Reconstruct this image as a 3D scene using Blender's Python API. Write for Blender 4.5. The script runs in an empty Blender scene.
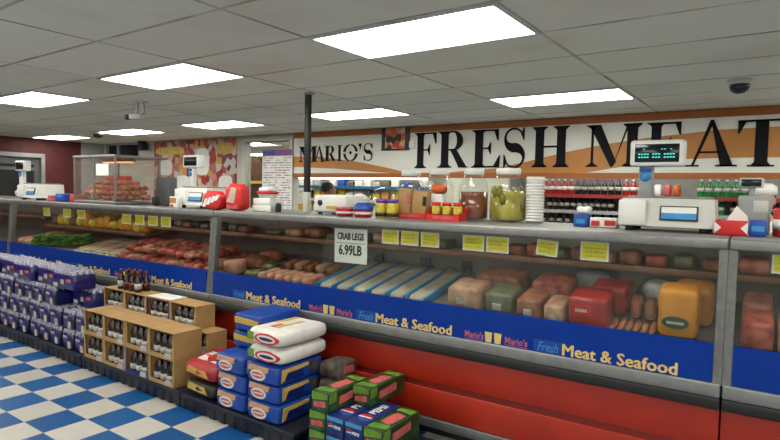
import bpy, bmesh, math, random
from mathutils import Vector, Matrix, Euler, noise
random.seed(7)
S = bpy.context.scene
COL = S.collection
PI = math.pi
ORD = ['first','second','third','fourth','fifth','sixth','seventh','eighth','ninth','tenth','eleventh','twelfth','thirteenth','fourteenth','fifteenth','sixteenth']

# ------------------------------------------------------------------ materials
def mat(name, col, rough=.5, metal=0., var=0., scale=8., bump=0., col2=None, spec=.5, coat=0., detail=3.):
    m = bpy.data.materials.new(name); m.use_nodes = True
    nt = m.node_tree; b = nt.nodes['Principled BSDF']
    b.inputs['Base Color'].default_value = (*col, 1)
    b.inputs['Roughness'].default_value = rough
    b.inputs['Metallic'].default_value = metal
    b.inputs['Specular IOR Level'].default_value = spec
    b.inputs['Coat Weight'].default_value = coat
    if var or col2 or bump:
        tc = nt.nodes.new('ShaderNodeTexCoord')
        n = nt.nodes.new('ShaderNodeTexNoise'); n.inputs['Scale'].default_value = scale; n.inputs['Detail'].default_value = detail
        nt.links.new(tc.outputs['Object'], n.inputs['Vector'])
        r = nt.nodes.new('ShaderNodeValToRGB')
        c2 = col2 if col2 else tuple(max(0, c*(1-var)) for c in col)
        r.color_ramp.elements[0].position = .38; r.color_ramp.elements[1].position = .62
        r.color_ramp.elements[0].color = (*c2, 1); r.color_ramp.elements[1].color = (*col, 1)
        nt.links.new(n.outputs['Fac'], r.inputs['Fac'])
        if var or col2: nt.links.new(r.outputs['Color'], b.inputs['Base Color'])
        if bump:
            bp = nt.nodes.new('ShaderNodeBump'); bp.inputs['Strength'].default_value = bump; bp.inputs['Distance'].default_value = .01
            nt.links.new(n.outputs['Fac'], bp.inputs['Height']); nt.links.new(bp.outputs['Normal'], b.inputs['Normal'])
    return m

def emit(name, col, s):
    m = bpy.data.materials.new(name); m.use_nodes = True
    b = m.node_tree.nodes['Principled BSDF']
    b.inputs['Base Color'].default_value = (*col, 1)
    b.inputs['Emission Color'].default_value = (*col, 1); b.inputs['Emission Strength'].default_value = s
    return m

def glass(name, tint=(1,1,1), refl=.06, rough=.02, haze=0., hazecol=(.8,.82,.8)):
    m = bpy.data.materials.new(name); m.use_nodes = True
    nt = m.node_tree; nt.nodes.clear()
    o = nt.nodes.new('ShaderNodeOutputMaterial')
    t = nt.nodes.new('ShaderNodeBsdfTransparent'); t.inputs['Color'].default_value = (*tint, 1)
    g = nt.nodes.new('ShaderNodeBsdfGlossy'); g.inputs['Roughness'].default_value = rough
    f = nt.nodes.new('ShaderNodeFresnel'); f.inputs['IOR'].default_value = 1.5
    a = nt.nodes.new('ShaderNodeMath'); a.operation = 'ADD'; a.inputs[1].default_value = refl; a.use_clamp = True
    mx = nt.nodes.new('ShaderNodeMixShader')
    nt.links.new(f.outputs[0], a.inputs[0])
    ge = nt.nodes.new('ShaderNodeNewGeometry')       # only the outer face of a sheet mirrors
    k = nt.nodes.new('ShaderNodeMath'); k.operation = 'SUBTRACT'; k.inputs[0].default_value = 1; nt.links.new(ge.outputs['Backfacing'], k.inputs[1])
    k2 = nt.nodes.new('ShaderNodeMath'); k2.operation = 'MULTIPLY'; nt.links.new(k.outputs[0], k2.inputs[0]); nt.links.new(a.outputs[0], k2.inputs[1])
    nt.links.new(k2.outputs[0], mx.inputs[0])
    src = t.outputs[0]
    if haze:
        d = nt.nodes.new('ShaderNodeBsdfDiffuse'); d.inputs['Color'].default_value = (*hazecol, 1)
        m2 = nt.nodes.new('ShaderNodeMixShader'); m2.inputs[0].default_value = haze
        nt.links.new(t.outputs[0], m2.inputs[1]); nt.links.new(d.outputs[0], m2.inputs[2]); src = m2.outputs[0]
    nt.links.new(src, mx.inputs[1]); nt.links.new(g.outputs[0], mx.inputs[2])
    nt.links.new(mx.outputs[0], o.inputs['Surface'])
    return m

def mathn(nt, op, a, b=None, clamp=False):
    n = nt.nodes.new('ShaderNodeMath'); n.operation = op; n.use_clamp = clamp
    for i, v in enumerate((a, b)):
        if v is None: continue
        if isinstance(v, (int, float)): n.inputs[i].default_value = v
        else: nt.links.new(v, n.inputs[i])
    return n.outputs[0]

def grid_mat(name, sx, sy, kind):
    """tiles laid on the object's own X/Y: 'ceiling' (drop-in panels in a dark grid) or 'checker' (two tile colours)."""
    m = bpy.data.materials.new(name); m.use_nodes = True
    nt = m.node_tree; b = nt.nodes['Principled BSDF']; L = nt.links.new
    tc = nt.nodes.new('ShaderNodeTexCoord'); sp = nt.nodes.new('ShaderNodeSeparateXYZ'); L(tc.outputs['Object'], sp.inputs[0])
    u = mathn(nt, 'DIVIDE', sp.outputs[0], sx); v = mathn(nt, 'DIVIDE', sp.outputs[1], sy)
    fu = mathn(nt, 'FLOOR', u); fv = mathn(nt, 'FLOOR', v)
    cb = nt.nodes.new('ShaderNodeCombineXYZ'); L(fu, cb.inputs[0]); L(fv, cb.inputs[1])
    wn = nt.nodes.new('ShaderNodeTexWhiteNoise'); L(cb.outputs[0], wn.inputs['Vector'])
    nz = nt.nodes.new('ShaderNodeTexNoise'); nz.inputs['Scale'].default_value = 2.2 if kind == 'ceiling' else 18; nz.inputs['Detail'].default_value = 5
    L(tc.outputs['Object'], nz.inputs['Vector'])
    du = mathn(nt, 'MULTIPLY', mathn(nt, 'PINGPONG', u, .5), sx); dv = mathn(nt, 'MULTIPLY', mathn(nt, 'PINGPONG', v, .5), sy)
    edge = mathn(nt, 'LESS_THAN', mathn(nt, 'MINIMUM', du, dv), .013 if kind == 'ceiling' else .0012)
    mx = nt.nodes.new('ShaderNodeMix'); mx.data_type = 'RGBA'
    if kind == 'ceiling':
        r = nt.nodes.new('ShaderNodeValToRGB')
        r.color_ramp.elements[0].color = (.76,.75,.60,1); r.color_ramp.elements[1].color = (.90,.89,.75,1)
        f = mathn(nt, 'ADD', mathn(nt, 'MULTIPLY', wn.outputs['Value'], .5), mathn(nt, 'MULTIPLY', nz.outputs['Fac'], .5))
        L(f, r.inputs['Fac'])
        n2 = nt.nodes.new('ShaderNodeTexNoise'); n2.inputs['Scale'].default_value = .9; n2.inputs['Detail'].default_value = 4; L(tc.outputs['Object'], n2.inputs['Vector'])
        st = nt.nodes.new('ShaderNodeMapRange'); st.inputs[1].default_value = .52; st.inputs[2].default_value = .75; L(n2.outputs['Fac'], st.inputs[0])
        sm = nt.nodes.new('ShaderNodeMix'); sm.data_type = 'RGBA'; L(mathn(nt,'MULTIPLY',st.outputs[0],.55), sm.inputs[0]); L(r.outputs['Color'], sm.inputs[6]); sm.inputs[7].default_value = (.60,.52,.40,1)
        L(sm.outputs[2], mx.inputs[6]); mx.inputs[7].default_value = (.36,.30,.22,1)
        fade = nt.nodes.new('ShaderNodeMapRange'); fade.inputs[1].default_value = .30; fade.inputs[2].default_value = .60; fade.inputs[3].default_value = .15; L(nz.outputs['Fac'], fade.inputs[0])
        edge = mathn(nt, 'MULTIPLY', edge, fade.outputs[0])
        b.inputs['Roughness'].default_value = .9; b.inputs['Specular IOR Level'].default_value = .1
        L(edge, mx.inputs[0])
    else:
        par = mathn(nt, 'MODULO', mathn(nt, 'ADD', mathn(nt, 'ADD', fu, fv), 1000), 2)
        par = mathn(nt, 'GREATER_THAN', par, .5)
        r1 = nt.nodes.new('ShaderNodeValToRGB'); r1.color_ramp.elements[0].color = (.40,.38,.34,1); r1.color_ramp.elements[1].color = (.55,.525,.48,1)
        r2 = nt.nodes.new('ShaderNodeValToRGB'); r2.color_ramp.elements[0].color = (.002,.056,.21,1); r2.color_ramp.elements[1].color = (.003,.098,.29,1)
        f = mathn(nt, 'ADD', mathn(nt, 'MULTIPLY', wn.outputs['Value'], .45), mathn(nt, 'MULTIPLY', nz.outputs['Fac'], .55))
        L(f, r1.inputs['Fac']); L(f, r2.inputs['Fac'])
        m1 = nt.nodes.new('ShaderNodeMix'); m1.data_type = 'RGBA'; L(par, m1.inputs[0]); L(r1.outputs[0], m1.inputs[6]); L(r2.outputs[0], m1.inputs[7])
        L(m1.outputs[2], mx.inputs[6]); mx.inputs[7].default_value = (.25,.25,.26,1); L(edge, mx.inputs[0])
        b.inputs['Roughness'].default_value = .32; b.inputs['Specular IOR Level'].default_value = .35
    L(mx.outputs[2], b.inputs['Base Color'])
    return m

def collage_mat(name, cols, scale):
    """printed photo collage: irregular patches of several inks."""
    m = bpy.data.materials.new(name); m.use_nodes = True
    nt = m.node_tree; b = nt.nodes['Principled BSDF']; L = nt.links.new
    tc = nt.nodes.new('ShaderNodeTexCoord')
    nz = nt.nodes.new('ShaderNodeTexNoise'); nz.inputs['Scale'].default_value = 4; L(tc.outputs['Object'], nz.inputs['Vector'])
    ad = nt.nodes.new('ShaderNodeMix'); ad.data_type = 'VECTOR'; ad.inputs[0].default_value = .12
    L(tc.outputs['Object'], ad.inputs[4]); L(nz.outputs['Color'], ad.inputs[5])
    vo = nt.nodes.new('ShaderNodeTexVoronoi'); vo.inputs['Scale'].default_value = scale; L(ad.outputs[1], vo.inputs['Vector'])
    sp = nt.nodes.new('ShaderNodeSeparateColor'); L(vo.outputs['Color'], sp.inputs[0])
    r = nt.nodes.new('ShaderNodeValToRGB'); r.color_ramp.interpolation = 'CONSTANT'
    e = r.color_ramp.elements
    for i, c in enumerate(cols):
        el = e[i] if i < 2 else e.new(i/len(cols))
        el.position = i/len(cols); el.color = (*c, 1)
    L(sp.outputs[0], r.inputs['Fac']); L(r.outputs[0], b.inputs['Base Color']); b.inputs['Roughness'].default_value = .4
    return m

M = dict(
  white=mat('white_plastic',(.80,.80,.76),.4,var=.06), lightgray=mat('light_gray_plastic',(.60,.60,.56),.45,var=.06), midgray=mat('gray_plastic',(.35,.36,.36),.5,var=.08),
  darkgray=mat('dark_gray',(.10,.105,.11),.5,var=.15), black=mat('black_plastic',(.012,.012,.014),.45,var=.2), rubber=mat('black_rubber',(.010,.010,.012),.65,var=.2),
  alu=mat('brushed_aluminium',(.27,.27,.26),.42,.6,var=.12,scale=14), alu2=mat('worn_aluminium',(.20,.20,.19),.45,.6,var=.2,scale=20), steel=mat('steel_lining',(.27,.26,.24),.4,.4,var=.12,scale=5),
  red=mat('red_enamel',(.37,.018,.003),.42,var=.14,scale=3), red_d=mat('red_enamel_groove',(.20,.010,.004),.5,var=.1),
  blue=mat('blue_band',(.0008,.032,.27),.4,var=.10,scale=5,spec=.2), blue_l=mat('light_blue_print',(.003,.052,.31),.4,var=.15), yellow=mat('yellow_print',(.72,.52,.16),.5,var=.08),
  cardy=mat('yellow_card',(.82,.72,.012),.5,var=.1,scale=25), cardw=mat('white_card',(.80,.80,.76),.5,var=.05), ink=mat('black_ink',(.010,.009,.012),.6,var=.1,spec=.12), redink=mat('red_ink',(.32,.03,.03),.5,var=.1),
  purpleink=mat('violet_ink',(.26,.09,.28),.5,var=.1), wall=mat('painted_wall',(.58,.57,.50),.8,var=.06,scale=3), maroon=mat('maroon_wall',(.085,.009,.009),.7,var=.25,scale=9),
  frame_w=mat('cream_frame',(.64,.63,.56),.6,var=.05), orange=mat('orange_print',(.52,.215,.05),.5,var=.10,scale=4), orange_d=mat('burnt_orange_print',(.40,.12,.025),.5,var=.1,scale=4), bannerw=mat('banner_white',(.80,.80,.73),.55,var=.05,scale=3),
  kraft=mat('kraft_cardboard',(.44,.26,.10),.75,var=.14,scale=6,bump=.05), kraft_shade=mat('carton_inside_shade',(.05,.028,.014),.8,var=.3), bottle=mat('dark_brown_bottle',(.016,.007,.005),.12,var=.3,coat=.3), foil=mat('red_foil_neck',(.12,.012,.012),.35,var=.2),
  labelw=mat('bottle_label',(.50,.48,.44),.5,var=.15,scale=30), wrap=mat('blue_shrink_wrap',(.012,.012,.17),.28,var=.45,scale=14,col2=(.006,.006,.03),coat=.3), captop=mat('pale_bottle_tops',(.46,.45,.56),.3,var=.3,scale=40), tan=mat('tan_print',(.55,.45,.35),.5,var=.25,scale=25),
  carton_b=mat('blue_carton',(.010,.025,.17),.5,var=.15), pallet=mat('navy_plastic_pallet',(.004,.006,.02),.5,var=.3), bagblue=mat('blue_bag',(.006,.06,.36),.35,var=.22,scale=12,bump=.25), bagnavy=mat('navy_bag_print',(.006,.014,.13),.35,var=.2,bump=.1),
  bagwhite=mat('white_bag',(.74,.72,.68),.42,var=.14,scale=10,bump=.25), bagyellow=mat('gold_bag_print',(.62,.40,.075),.45,var=.2,scale=20), bagred=mat('red_bag',(.40,.016,.022),.4,var=.25,scale=14,bump=.25), bagblack=mat('black_bag',(.016,.014,.014),.4,var=.3,bump=.2), baggray=mat('gray_bag',(.13,.105,.085),.5,var=.7,scale=16,bump=.3),
  peach=mat('peach_print',(.66,.36,.20),.5,var=.2,scale=25), greenbox=mat('green_carton',(.025,.085,.014),.4,col2=(.006,.018,.006),scale=16), limebox=mat('lime_print',(.15,.32,.03),.4,var=.3,scale=18), navybox=mat('navy_carton',(.008,.024,.145),.35,var=.2,scale=10), lightbluebox=mat('sky_print',(.06,.30,.55),.4,var=.1), pinkred=mat('pink_red_print',(.60,.12,.12),.5,var=.3,scale=25),
  hot=mat('bright_red_print',(.62,.02,.02),.45,var=.1), 
  meat=mat('raw_red_meat',(.52,.12,.07),.4,col2=(.22,.025,.02),scale=14,bump=.3), meat2=mat('raw_pink_meat',(.58,.25,.18),.4,col2=(.36,.10,.07),scale=12,bump=.3), meat3=mat('tan_meat',(.50,.31,.20),.45,col2=(.33,.15,.09),scale=12,bump=.3), meat4=mat('brown_meat',(.34,.13,.065),.45,col2=(.17,.055,.03),scale=14,bump=.3),
  sausage=mat('sausage_skin',(.42,.15,.085),.35,col2=(.28,.07,.04),scale=10), olive=mat('olive_wrap',(.15,.15,.085),.3,var=.35,scale=14), tray=mat('pale_fish',(.47,.42,.34),.45,col2=(.36,.31,.24),scale=12,bump=.3), cyan=mat('blue_divider',(.015,.22,.50),.35,var=.1), leaf=mat('green_leaf',(.08,.33,.02),.5,var=.6,scale=25,bump=.3),
  cheese=mat('orange_package',(.72,.28,.02),.35,var=.14,scale=10,coat=.2), redpack=mat('red_package',(.42,.012,.012),.3,var=.3,scale=12,coat=.3), plasticbag=mat('crumpled_white_bag',(.60,.62,.62),.3,var=.3,scale=14,bump=.5), orangey=mat('orange_fruit_pack',(.85,.36,.02),.4,var=.35,scale=25), yellowy=mat('yellow_pack',(.72,.52,.04),.4,var=.3,scale=20),
  brownstrip=mat('brown_shelf_edge',(.21,.10,.055),.5,var=.3,scale=8), crisp=mat('fried_rinds',(.72,.34,.09),.6,col2=(.42,.13,.03),scale=24,bump=.6), crispred=mat('red_fried_rinds',(.75,.17,.06),.6,col2=(.45,.06,.02),scale=24,bump=.6),
  glass=glass('case_glass',(.93,.95,.93),.035,.02), jarglass=glass('jar_glass',(.95,.96,.93),.03,.04,haze=.025), acrylic=glass('acrylic',(.96,.96,.95),.04,.05,haze=.045,hazecol=(.62,.62,.6)), clearwrap=glass('clear_wrap',(.88,.9,.9),.10,.12,haze=.25),
  brine_r=mat('red_brine',(.22,.045,.012),.18,var=.35,scale=8,coat=.4), brine_g=mat('green_brine',(.46,.40,.03),.2,var=.45,scale=9,coat=.4), pickle=mat('pickle',(.23,.21,.02),.35,var=.4,scale=12), 
  skyblue=mat('sky_blue_label',(.04,.28,.62),.4,var=.1), bluebright=mat('bright_blue',(.012,.07,.38),.4,var=.15,scale=14), lcd=mat('black_screen',(.006,.010,.012),.12), seg=emit('lit_green_digits',(.03,.42,.36),1.1), violet=mat('violet_lid',(.15,.04,.45),.4,var=.1), pickleyel=mat('yellow_jar_fill',(.58,.45,.03),.3,var=.35,scale=30),
  skin=mat('skin',(.50,.28,.19),.55,var=.08), skin_dark=mat('skin_brown',(.26,.12,.075),.55,var=.08), hair=mat('black_hair',(.012,.009,.008),.6,var=.3,scale=60,bump=.3), coat=mat('white_work_coat',(.70,.70,.68),.75,var=.05), trousers=mat('dark_trousers',(.02,.022,.03),.8,var=.1),
  wood=mat('brown_wood',(.075,.03,.014),.5,var=.4,scale=6), shelfgray=mat('shelf_gray',(.30,.30,.29),.5,.2,var=.1), colared=mat('red_drink',(.40,.012,.012),.25,var=.15), coladark=mat('dark_drink',(.020,.008,.006),.15,var=.2), sodagreen=mat('green_drink',(.012,.21,.035),.2,var=.2), snackorange=mat('orange_snack',(.62,.12,.02),.4,var=.3,scale=20),
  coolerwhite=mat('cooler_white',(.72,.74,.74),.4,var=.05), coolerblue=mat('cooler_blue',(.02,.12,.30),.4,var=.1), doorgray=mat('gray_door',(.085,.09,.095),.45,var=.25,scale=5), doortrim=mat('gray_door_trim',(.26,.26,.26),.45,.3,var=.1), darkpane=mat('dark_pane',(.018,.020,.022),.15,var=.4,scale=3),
  poster=collage_mat('meat_poster_print',[(.36,.02,.025),(.52,.25,.20),(.24,.012,.02),(.55,.50,.46),(.42,.05,.04),(.55,.30,.05),(.40,.13,.12),(.33,.012,.02),(.52,.40,.28),(.20,.012,.02)],9),
  photo=collage_mat('food_photo_print',[(.42,.05,.02),(.55,.22,.10),(.02,.015,.012),(.58,.10,.04),(.56,.44,.20),(.60,.30,.22)],14),
  lens=emit('fluorescent_lens',(1.0,.985,.89),9.0), troffer=mat('troffer_frame',(.62,.61,.57),.5), tube=emit('case_lamp_tube',(1.0,.92,.80),4.5), hotlamp=emit('red_heat_lamp',(1.0,.16,.05),5),
)
M['ceil'] = grid_mat('ceiling_tiles', 1.219, .6096, 'ceiling')
M['floor'] = grid_mat('checker_floor', .3048, .3048, 'checker')

# ------------------------------------------------------------------ mesh builder
class MB:
    def __init__(s): s.bm = bmesh.new(); s.mats = []
    def mi(s, m):
        if m not in s.mats: s.mats.append(m)
        return s.mats.index(m)
    def add(s, verts, faces, m, smooth=False, X=None):
        k = s.mi(m)
        vs = [s.bm.verts.new((X @ Vector(v)) if X else v) for v in verts]
        for f in faces:
            try:
                fc = s.bm.faces.new([vs[i] for i in f]); fc.material_index = k; fc.smooth = smooth
            except ValueError: pass
        return s
    def box(s, x0, x1, y0, y1, z0, z1, m, bev=0., X=None, seg=2):
        b = bmesh.new(); bmesh.ops.create_cube(b, size=1)
        for v in b.verts: v.co = Vector((x0+(v.co.x+.5)*(x1-x0), y0+(v.co.y+.5)*(y1-y0), z0+(v.co.z+.5)*(z1-z0)))
        if bev: bmesh.ops.bevel(b, geom=b.edges[:], offset=bev, segments=seg, profile=.5, affect='EDGES')
        return s.merge(b, m, X, bool(bev))
    def merge(s, b, m, X=None, smooth=False):
        b.verts.index_update()
        vs = [tuple(v.co) for v in b.verts]; fs = [[v.index for v in f.verts] for f in b.faces]; b.free()
        return s.add(vs, fs, m, smooth, X)
    def lathe(s, prof, m, seg=20, c=(0,0,0), X=None, smooth=True):
        vs, fs = [], []
        n = len(prof)
        for i in range(seg):
            a = 2*PI*i/seg
            for r, z in prof: vs.append((c[0]+r*math.cos(a), c[1]+r*math.sin(a), c[2]+z))
        for i in range(seg):
            j = (i+1) % seg
            for k in range(n-1): fs.append((i*n+k, j*n+k, j*n+k+1, i*n+k+1))
        if prof[0][0] > 1e-5: fs.append([i*n for i in range(seg)][::-1])
        if prof[-1][0] > 1e-5: fs.append([i*n+n-1 for i in range(seg)])
        return s.add(vs, fs, m, smooth, X)
    def cyl(s, x, y, z0, z1, r, m, seg=16, r2=None, X=None, bev=.0):
        r2 = r if r2 is None else r2
        return s.lathe([(r, z0), (r2, z1)], m, seg, (x, y, 0), X, True)
    def prism(s, poly, m, t0, t1, X=None):
        """poly in local XZ (front faces -Y), thickness from y=t0 to t1"""
        n = len(poly)
        area = sum(poly[i][0]*poly[(i+1) % n][1]-poly[(i+1) % n][0]*poly[i][1] for i in range(n))
        if area < 0: poly = poly[::-1]
        vs = [(x, t0, z) for x, z in poly]+[(x, t1, z) for x, z in poly]
        fs = [tuple(range(n)), tuple(range(2*n-1, n-1, -1))]+[(i, i+n, (i+1) % n+n, (i+1) % n) for i in range(n)]
        return s.add(vs, fs, m, False, X)
    def sup(s, w, d, h, m, e=.45, e2=None, nu=20, nv=10, X=None, amp=0., fr=6., seed=0., flat=True):
        """pillow / lump: a superellipsoid standing on z=0"""
        e2 = e if e2 is None else e2
        sg = lambda v, p: math.copysign(abs(v)**p, v)
        vs, fs = [], []
        for j in range(nv+1):
            ph = -PI/2+PI*j/nv
            for i in range(nu):
                a = 2*PI*i/nu
                x = w/2*sg(math.cos(ph), e2)*sg(math.cos(a), e); y = d/2*sg(math.cos(ph), e2)*sg(math.sin(a), e); z = h/2*sg(math.sin(ph), e2)+h/2
                if amp:
                    q = noise.noise(Vector((x*fr+seed, y*fr-seed, z*fr+2*seed)))*amp
                    k = 1+q/max(.02, math.sqrt(x*x+y*y+(z-h/2)**2)); x *= k; y *= k; z = max(0, (z-h/2)*k+h/2)
                vs.append((x, y, z))
        for j in range(nv):
            for i in range(nu):
                i2 = (i+1) % nu; fs.append((j*nu+i, j*nu+i2, (j+1)*nu+i2, (j+1)*nu+i))
        return s.add(vs, fs, m, True, X)
    def tube(s, pts, r, m, seg=8, X=None):
        pts = [Vector(p) for p in pts]; vs, fs = [], []
        for i, p in enumerate(pts):
            d = (pts[min(i+1, len(pts)-1)]-pts[max(i-1, 0)]).normalized()
            a = d.orthogonal().normalized(); b = d.cross(a)
            rr = r[i] if isinstance(r, (list, tuple)) else r
            for k in range(seg):
                t = 2*PI*k/seg; vs.append(tuple(p+a*rr*math.cos(t)+b*rr*math.sin(t)))
        for i in range(len(pts)-1):
            for k in range(seg):
                k2 = (k+1) % seg; fs.append((i*seg+k, i*seg+k2, (i+1)*seg+k2, (i+1)*seg+k))
        fs += [tuple(range(seg))[::-1], tuple((len(pts)-1)*seg+k for k in range(seg))]
        return s.add(vs, fs, m, True, X)
    def build(s, name, parent=None, loc=(0,0,0), rot=(0,0,0)):
        bmesh.ops.remove_doubles(s.bm, verts=s.bm.verts[:], dist=1e-6)
        bmesh.ops.recalc_face_normals(s.bm, faces=s.bm.faces[:])
        me = bpy.data.meshes.new(name); s.bm.to_mesh(me); s.bm.free()
        for m in s.mats: me.materials.append(m)
        o = bpy.data.objects.new(name, me); COL.objects.link(o)
        o.location = loc; o.rotation_euler = rot
        if parent: o.parent = parent
        return o

def tag(o, label, cat, group=None):
    o['label'] = label; o['category'] = cat
    if group: o['group'] = group
    return o
def thing(name, label, cat, loc, rz=0., group=None, rx=0., ry=0.):
    o = bpy.data.objects.new(name, None); COL.objects.link(o); o.empty_display_size = .05
    o.location = loc; o.rotation_euler = (rx, ry, rz)
    return tag(o, label, cat, group)
def struct(name, mb, loc=(0,0,0), rot=(0,0,0)):
    o = mb.build(name, None, loc, rot); o['kind'] = 'structure'; return o
KIDS = {}
def dup(root, loc, rz=0., label=None, group=None, rx=0., ry=0.):
    def cp(o, par):
        c = o.copy(); COL.objects.link(c)
        if par: c.parent = par
        for ch in list(o.children): cp(ch, c)
        return c
    r = cp(root, None); r.location = loc; r.rotation_euler = (rx, ry, rz)
    if label: r['label'] = label
    if group: r['group'] = group
    return r
def place(proto, used, loc, rz=0., label=None, group=None, rx=0., ry=0.):
    """first call moves the prototype itself, later calls copy it"""
    k = proto.name
    if k in used: return dup(proto, loc, rz, label, group, rx, ry)
    used.add(k); proto.location = loc; proto.rotation_euler = (rx, ry, rz)
    if label: proto['label'] = label
    if group: proto['group'] = group
    return proto
USED = set()

def text(name, body, size, m, parent, loc, rot=(PI/2,0,0), bold=0., shear=0., ext=.0012, width=None, align='LEFT', heavy=0.):
    cu = bpy.data.curves.new(name, 'FONT'); cu.body = body; cu.size = size; cu.offset = bold; cu.shear = shear; cu.extrude = ext; cu.resolution_u = 2; cu.align_x = align
    t = bpy.data.objects.new(name+'_curve', cu); COL.objects.link(t)
    bpy.context.view_layer.update()
    me = bpy.data.meshes.new_from_object(t.evaluated_get(bpy.context.evaluated_depsgraph_get()))
    bpy.data.objects.remove(t); me.materials.clear(); me.materials.append(m); me.name = name
    if heavy:
        base = me.copy(); bb = bmesh.new(); bb.from_mesh(me)
        for k, (dx, dy) in enumerate(((heavy,0),(-heavy,0),(0,heavy*.6),(0,-heavy*.6))):
            n0 = len(bb.verts); bb.from_mesh(base); bb.verts.ensure_lookup_table()
            for v in bb.verts[n0:]: v.co.x += dx; v.co.y += dy; v.co.z += .0001*(k+1)
        bb.to_mesh(me); bb.free(); bpy.data.meshes.remove(base)
    if width:
        xs = [v.co.x for v in me.vertices]; k = width/max(1e-6, max(xs)-min(xs))
        x0 = min(xs)
        for v in me.vertices: v.co.x = (v.co.x-x0)*k
    o = bpy.data.objects.new(name, me); COL.objects.link(o); o.location = loc; o.rotation_euler = rot
    if parent: o.parent = parent
    return o

def T(x=0, y=0, z=0, rx=0, ry=0, rz=0, s=None):
    X = Matrix.Translation((x, y, z)) @ Euler((rx, ry, rz)).to_matrix().to_4x4()
    if s: X = X @ Matrix.Diagonal((*s, 1))
    return X

# ------------------------------------------------------------------ geometry constants (metres)
CEIL = 2.66; BACK = 6.5; ENDX = -12.3
TH = math.atan(.035); PX, PY = -.3, 3.45          # the run of cases stands slightly askew in the room
def C(x, dy, z=0.):
    """case frame (x along the run, dy behind its red front) -> room"""
    dx = x-PX
    return (PX+dx*math.cos(TH)-dy*math.sin(TH), PY+dx*math.sin(TH)+dy*math.cos(TH), z)

# ------------------------------------------------------------------ room shell
XR, YF, YB = 7.0, -8.6, 11.0
b = MB(); b.box(ENDX+4.52-.0-.15, XR+4.52, YF-2.70, YB-2.70, -.05, 0, M['floor'])
struct('floor', b, (-4.517, 2.699, 0))
b = MB(); b.box(ENDX-.15+2.385, XR+2.385, YF-2.47, YB-2.47, 0, .05, M['ceil'])
struct('ceiling', b, (-2.385, 2.465, CEIL))
# end wall (maroon) with a gray door
b = MB(); b.box(ENDX-.15, ENDX, YF, 4.2, 0, CEIL, M['maroon']); b.box(ENDX-.15, ENDX, 5.28, 6.0, 0, CEIL, M['maroon']); b.box(ENDX-.15, ENDX, 6.0, YB, 0, CEIL, M['midgray']); b.box(ENDX-.15, ENDX, 4.2, 5.28, 2.36, CEIL, M['maroon'])  # gray stretch: a white wall with its shade put into the colour
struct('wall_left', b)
d = bpy.data.objects.new('door_1', None); COL.objects.link(d); d.location = (ENDX, 4.74, 0); d['kind'] = 'structure'
b = MB(); b.box(-.10, -.05, -.47, .47, .01, 2.28, M['doorgray']); b.box(-.05, -.035, -.36, .36, 1.25, 2.14, M['darkpane']); b.box(-.05, -.03, -.40, .40, 2.02, 2.08, M['darkgray']); b.build('door_leaf', d)
b = MB(); b.box(-.10, .03, -.54, -.47, 0, 2.36, M['doortrim']); b.box(-.10, .03, .47, .54, 0, 2.36, M['doortrim']); b.box(-.10, .03, -.47, .47, 2.28, 2.36, M['doortrim']); b.build('door_frame', d)
b = MB(); b.lathe([(.0,0),(.025,.0),(.03,.03),(0,.05)], M['alu'], 12, X=T(-.04,.36,1.05,ry=PI/2)); b.build('door_handle', d)
# back wall: solid, window, then a soffit board carrying the banner with the rest of the store open below it
b = MB()
b.box(ENDX, -7.66, BACK, BACK+.12, 0, 1.28, M['wall']); b.box(ENDX, -12.22, BACK, BACK+.12, 1.28, CEIL, M['wall']); b.box(-12.22, -10.92, BACK, BACK+.12, 1.28, 2.35, M['wall'])
b.box(-12.22, -10.92, BACK, BACK+.12, 2.62, CEIL, M['wall']); b.box(-10.92, -7.66, BACK, BACK+.12, 1.28, CEIL, M['wall'])
b.box(-7.66, -6.5, BACK, BACK+.12, 0, 1.28, M['wall']); b.box(-7.66, -6.5, BACK, BACK+.12, 2.545, CEIL, M['wall']); b.box(-6.56, -6.5, BACK, BACK+.12, 1.28, 2.545, M['frame_w'])
struct('wall_back', b)
b = MB(); b.box(-6.5, XR, BACK+.02, BACK+.14, 1.955, CEIL, M['wall']); struct('trim_1', b)
b = MB(); b.box(ENDX, XR, YB, YB+.12, 0, CEIL, M['wall']); struct('wall_far', b)
b = MB(); b.box(XR, XR+.12, YF, YB, 0, CEIL, M['wall']); struct('wall_right', b)
b = MB(); b.box(ENDX, XR, YF-.12, YF, 0, CEIL, M['wall']); struct('wall_front', b)
# windows in the back wall
w = bpy.data.objects.new('window_1', None); COL.objects.link(w); w.location = (-7.08, BACK, 1.28); w['kind'] = 'structure'
b = MB(); b.box(-.63,-.56,-.03,.10,0,1.265,M['frame_w'],.006); b.box(.50,.57,-.03,.10,0,1.265,M['frame_w'],.006); b.box(-.63,.57,-.03,.10,1.265,1.33,M['frame_w'],.006); b.box(-.56,.50,-.03,.10,0,.06,M['frame_w'],.006); b.build('window_frame', w)
b = MB(); b.box(-.56,.50,.05,.056,.06,1.265,M['glass']); b.build('window_pane', w)
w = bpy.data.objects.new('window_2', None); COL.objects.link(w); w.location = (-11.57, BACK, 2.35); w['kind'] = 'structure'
b = MB(); b.box(-.65,.65,.05,.07,0,.27,M['darkpane']); b.build('window_pane', w)  # near-black colour paints the unlit room behind this opening
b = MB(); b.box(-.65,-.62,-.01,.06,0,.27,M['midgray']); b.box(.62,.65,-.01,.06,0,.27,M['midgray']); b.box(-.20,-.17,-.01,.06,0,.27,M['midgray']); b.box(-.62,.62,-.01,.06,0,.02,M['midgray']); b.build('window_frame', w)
b = MB(); b.box(ENDX, -10.45, BACK-.012, BACK, 2.22, 2.3, M['frame_w'], .003); struct('trim_2', b)

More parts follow.
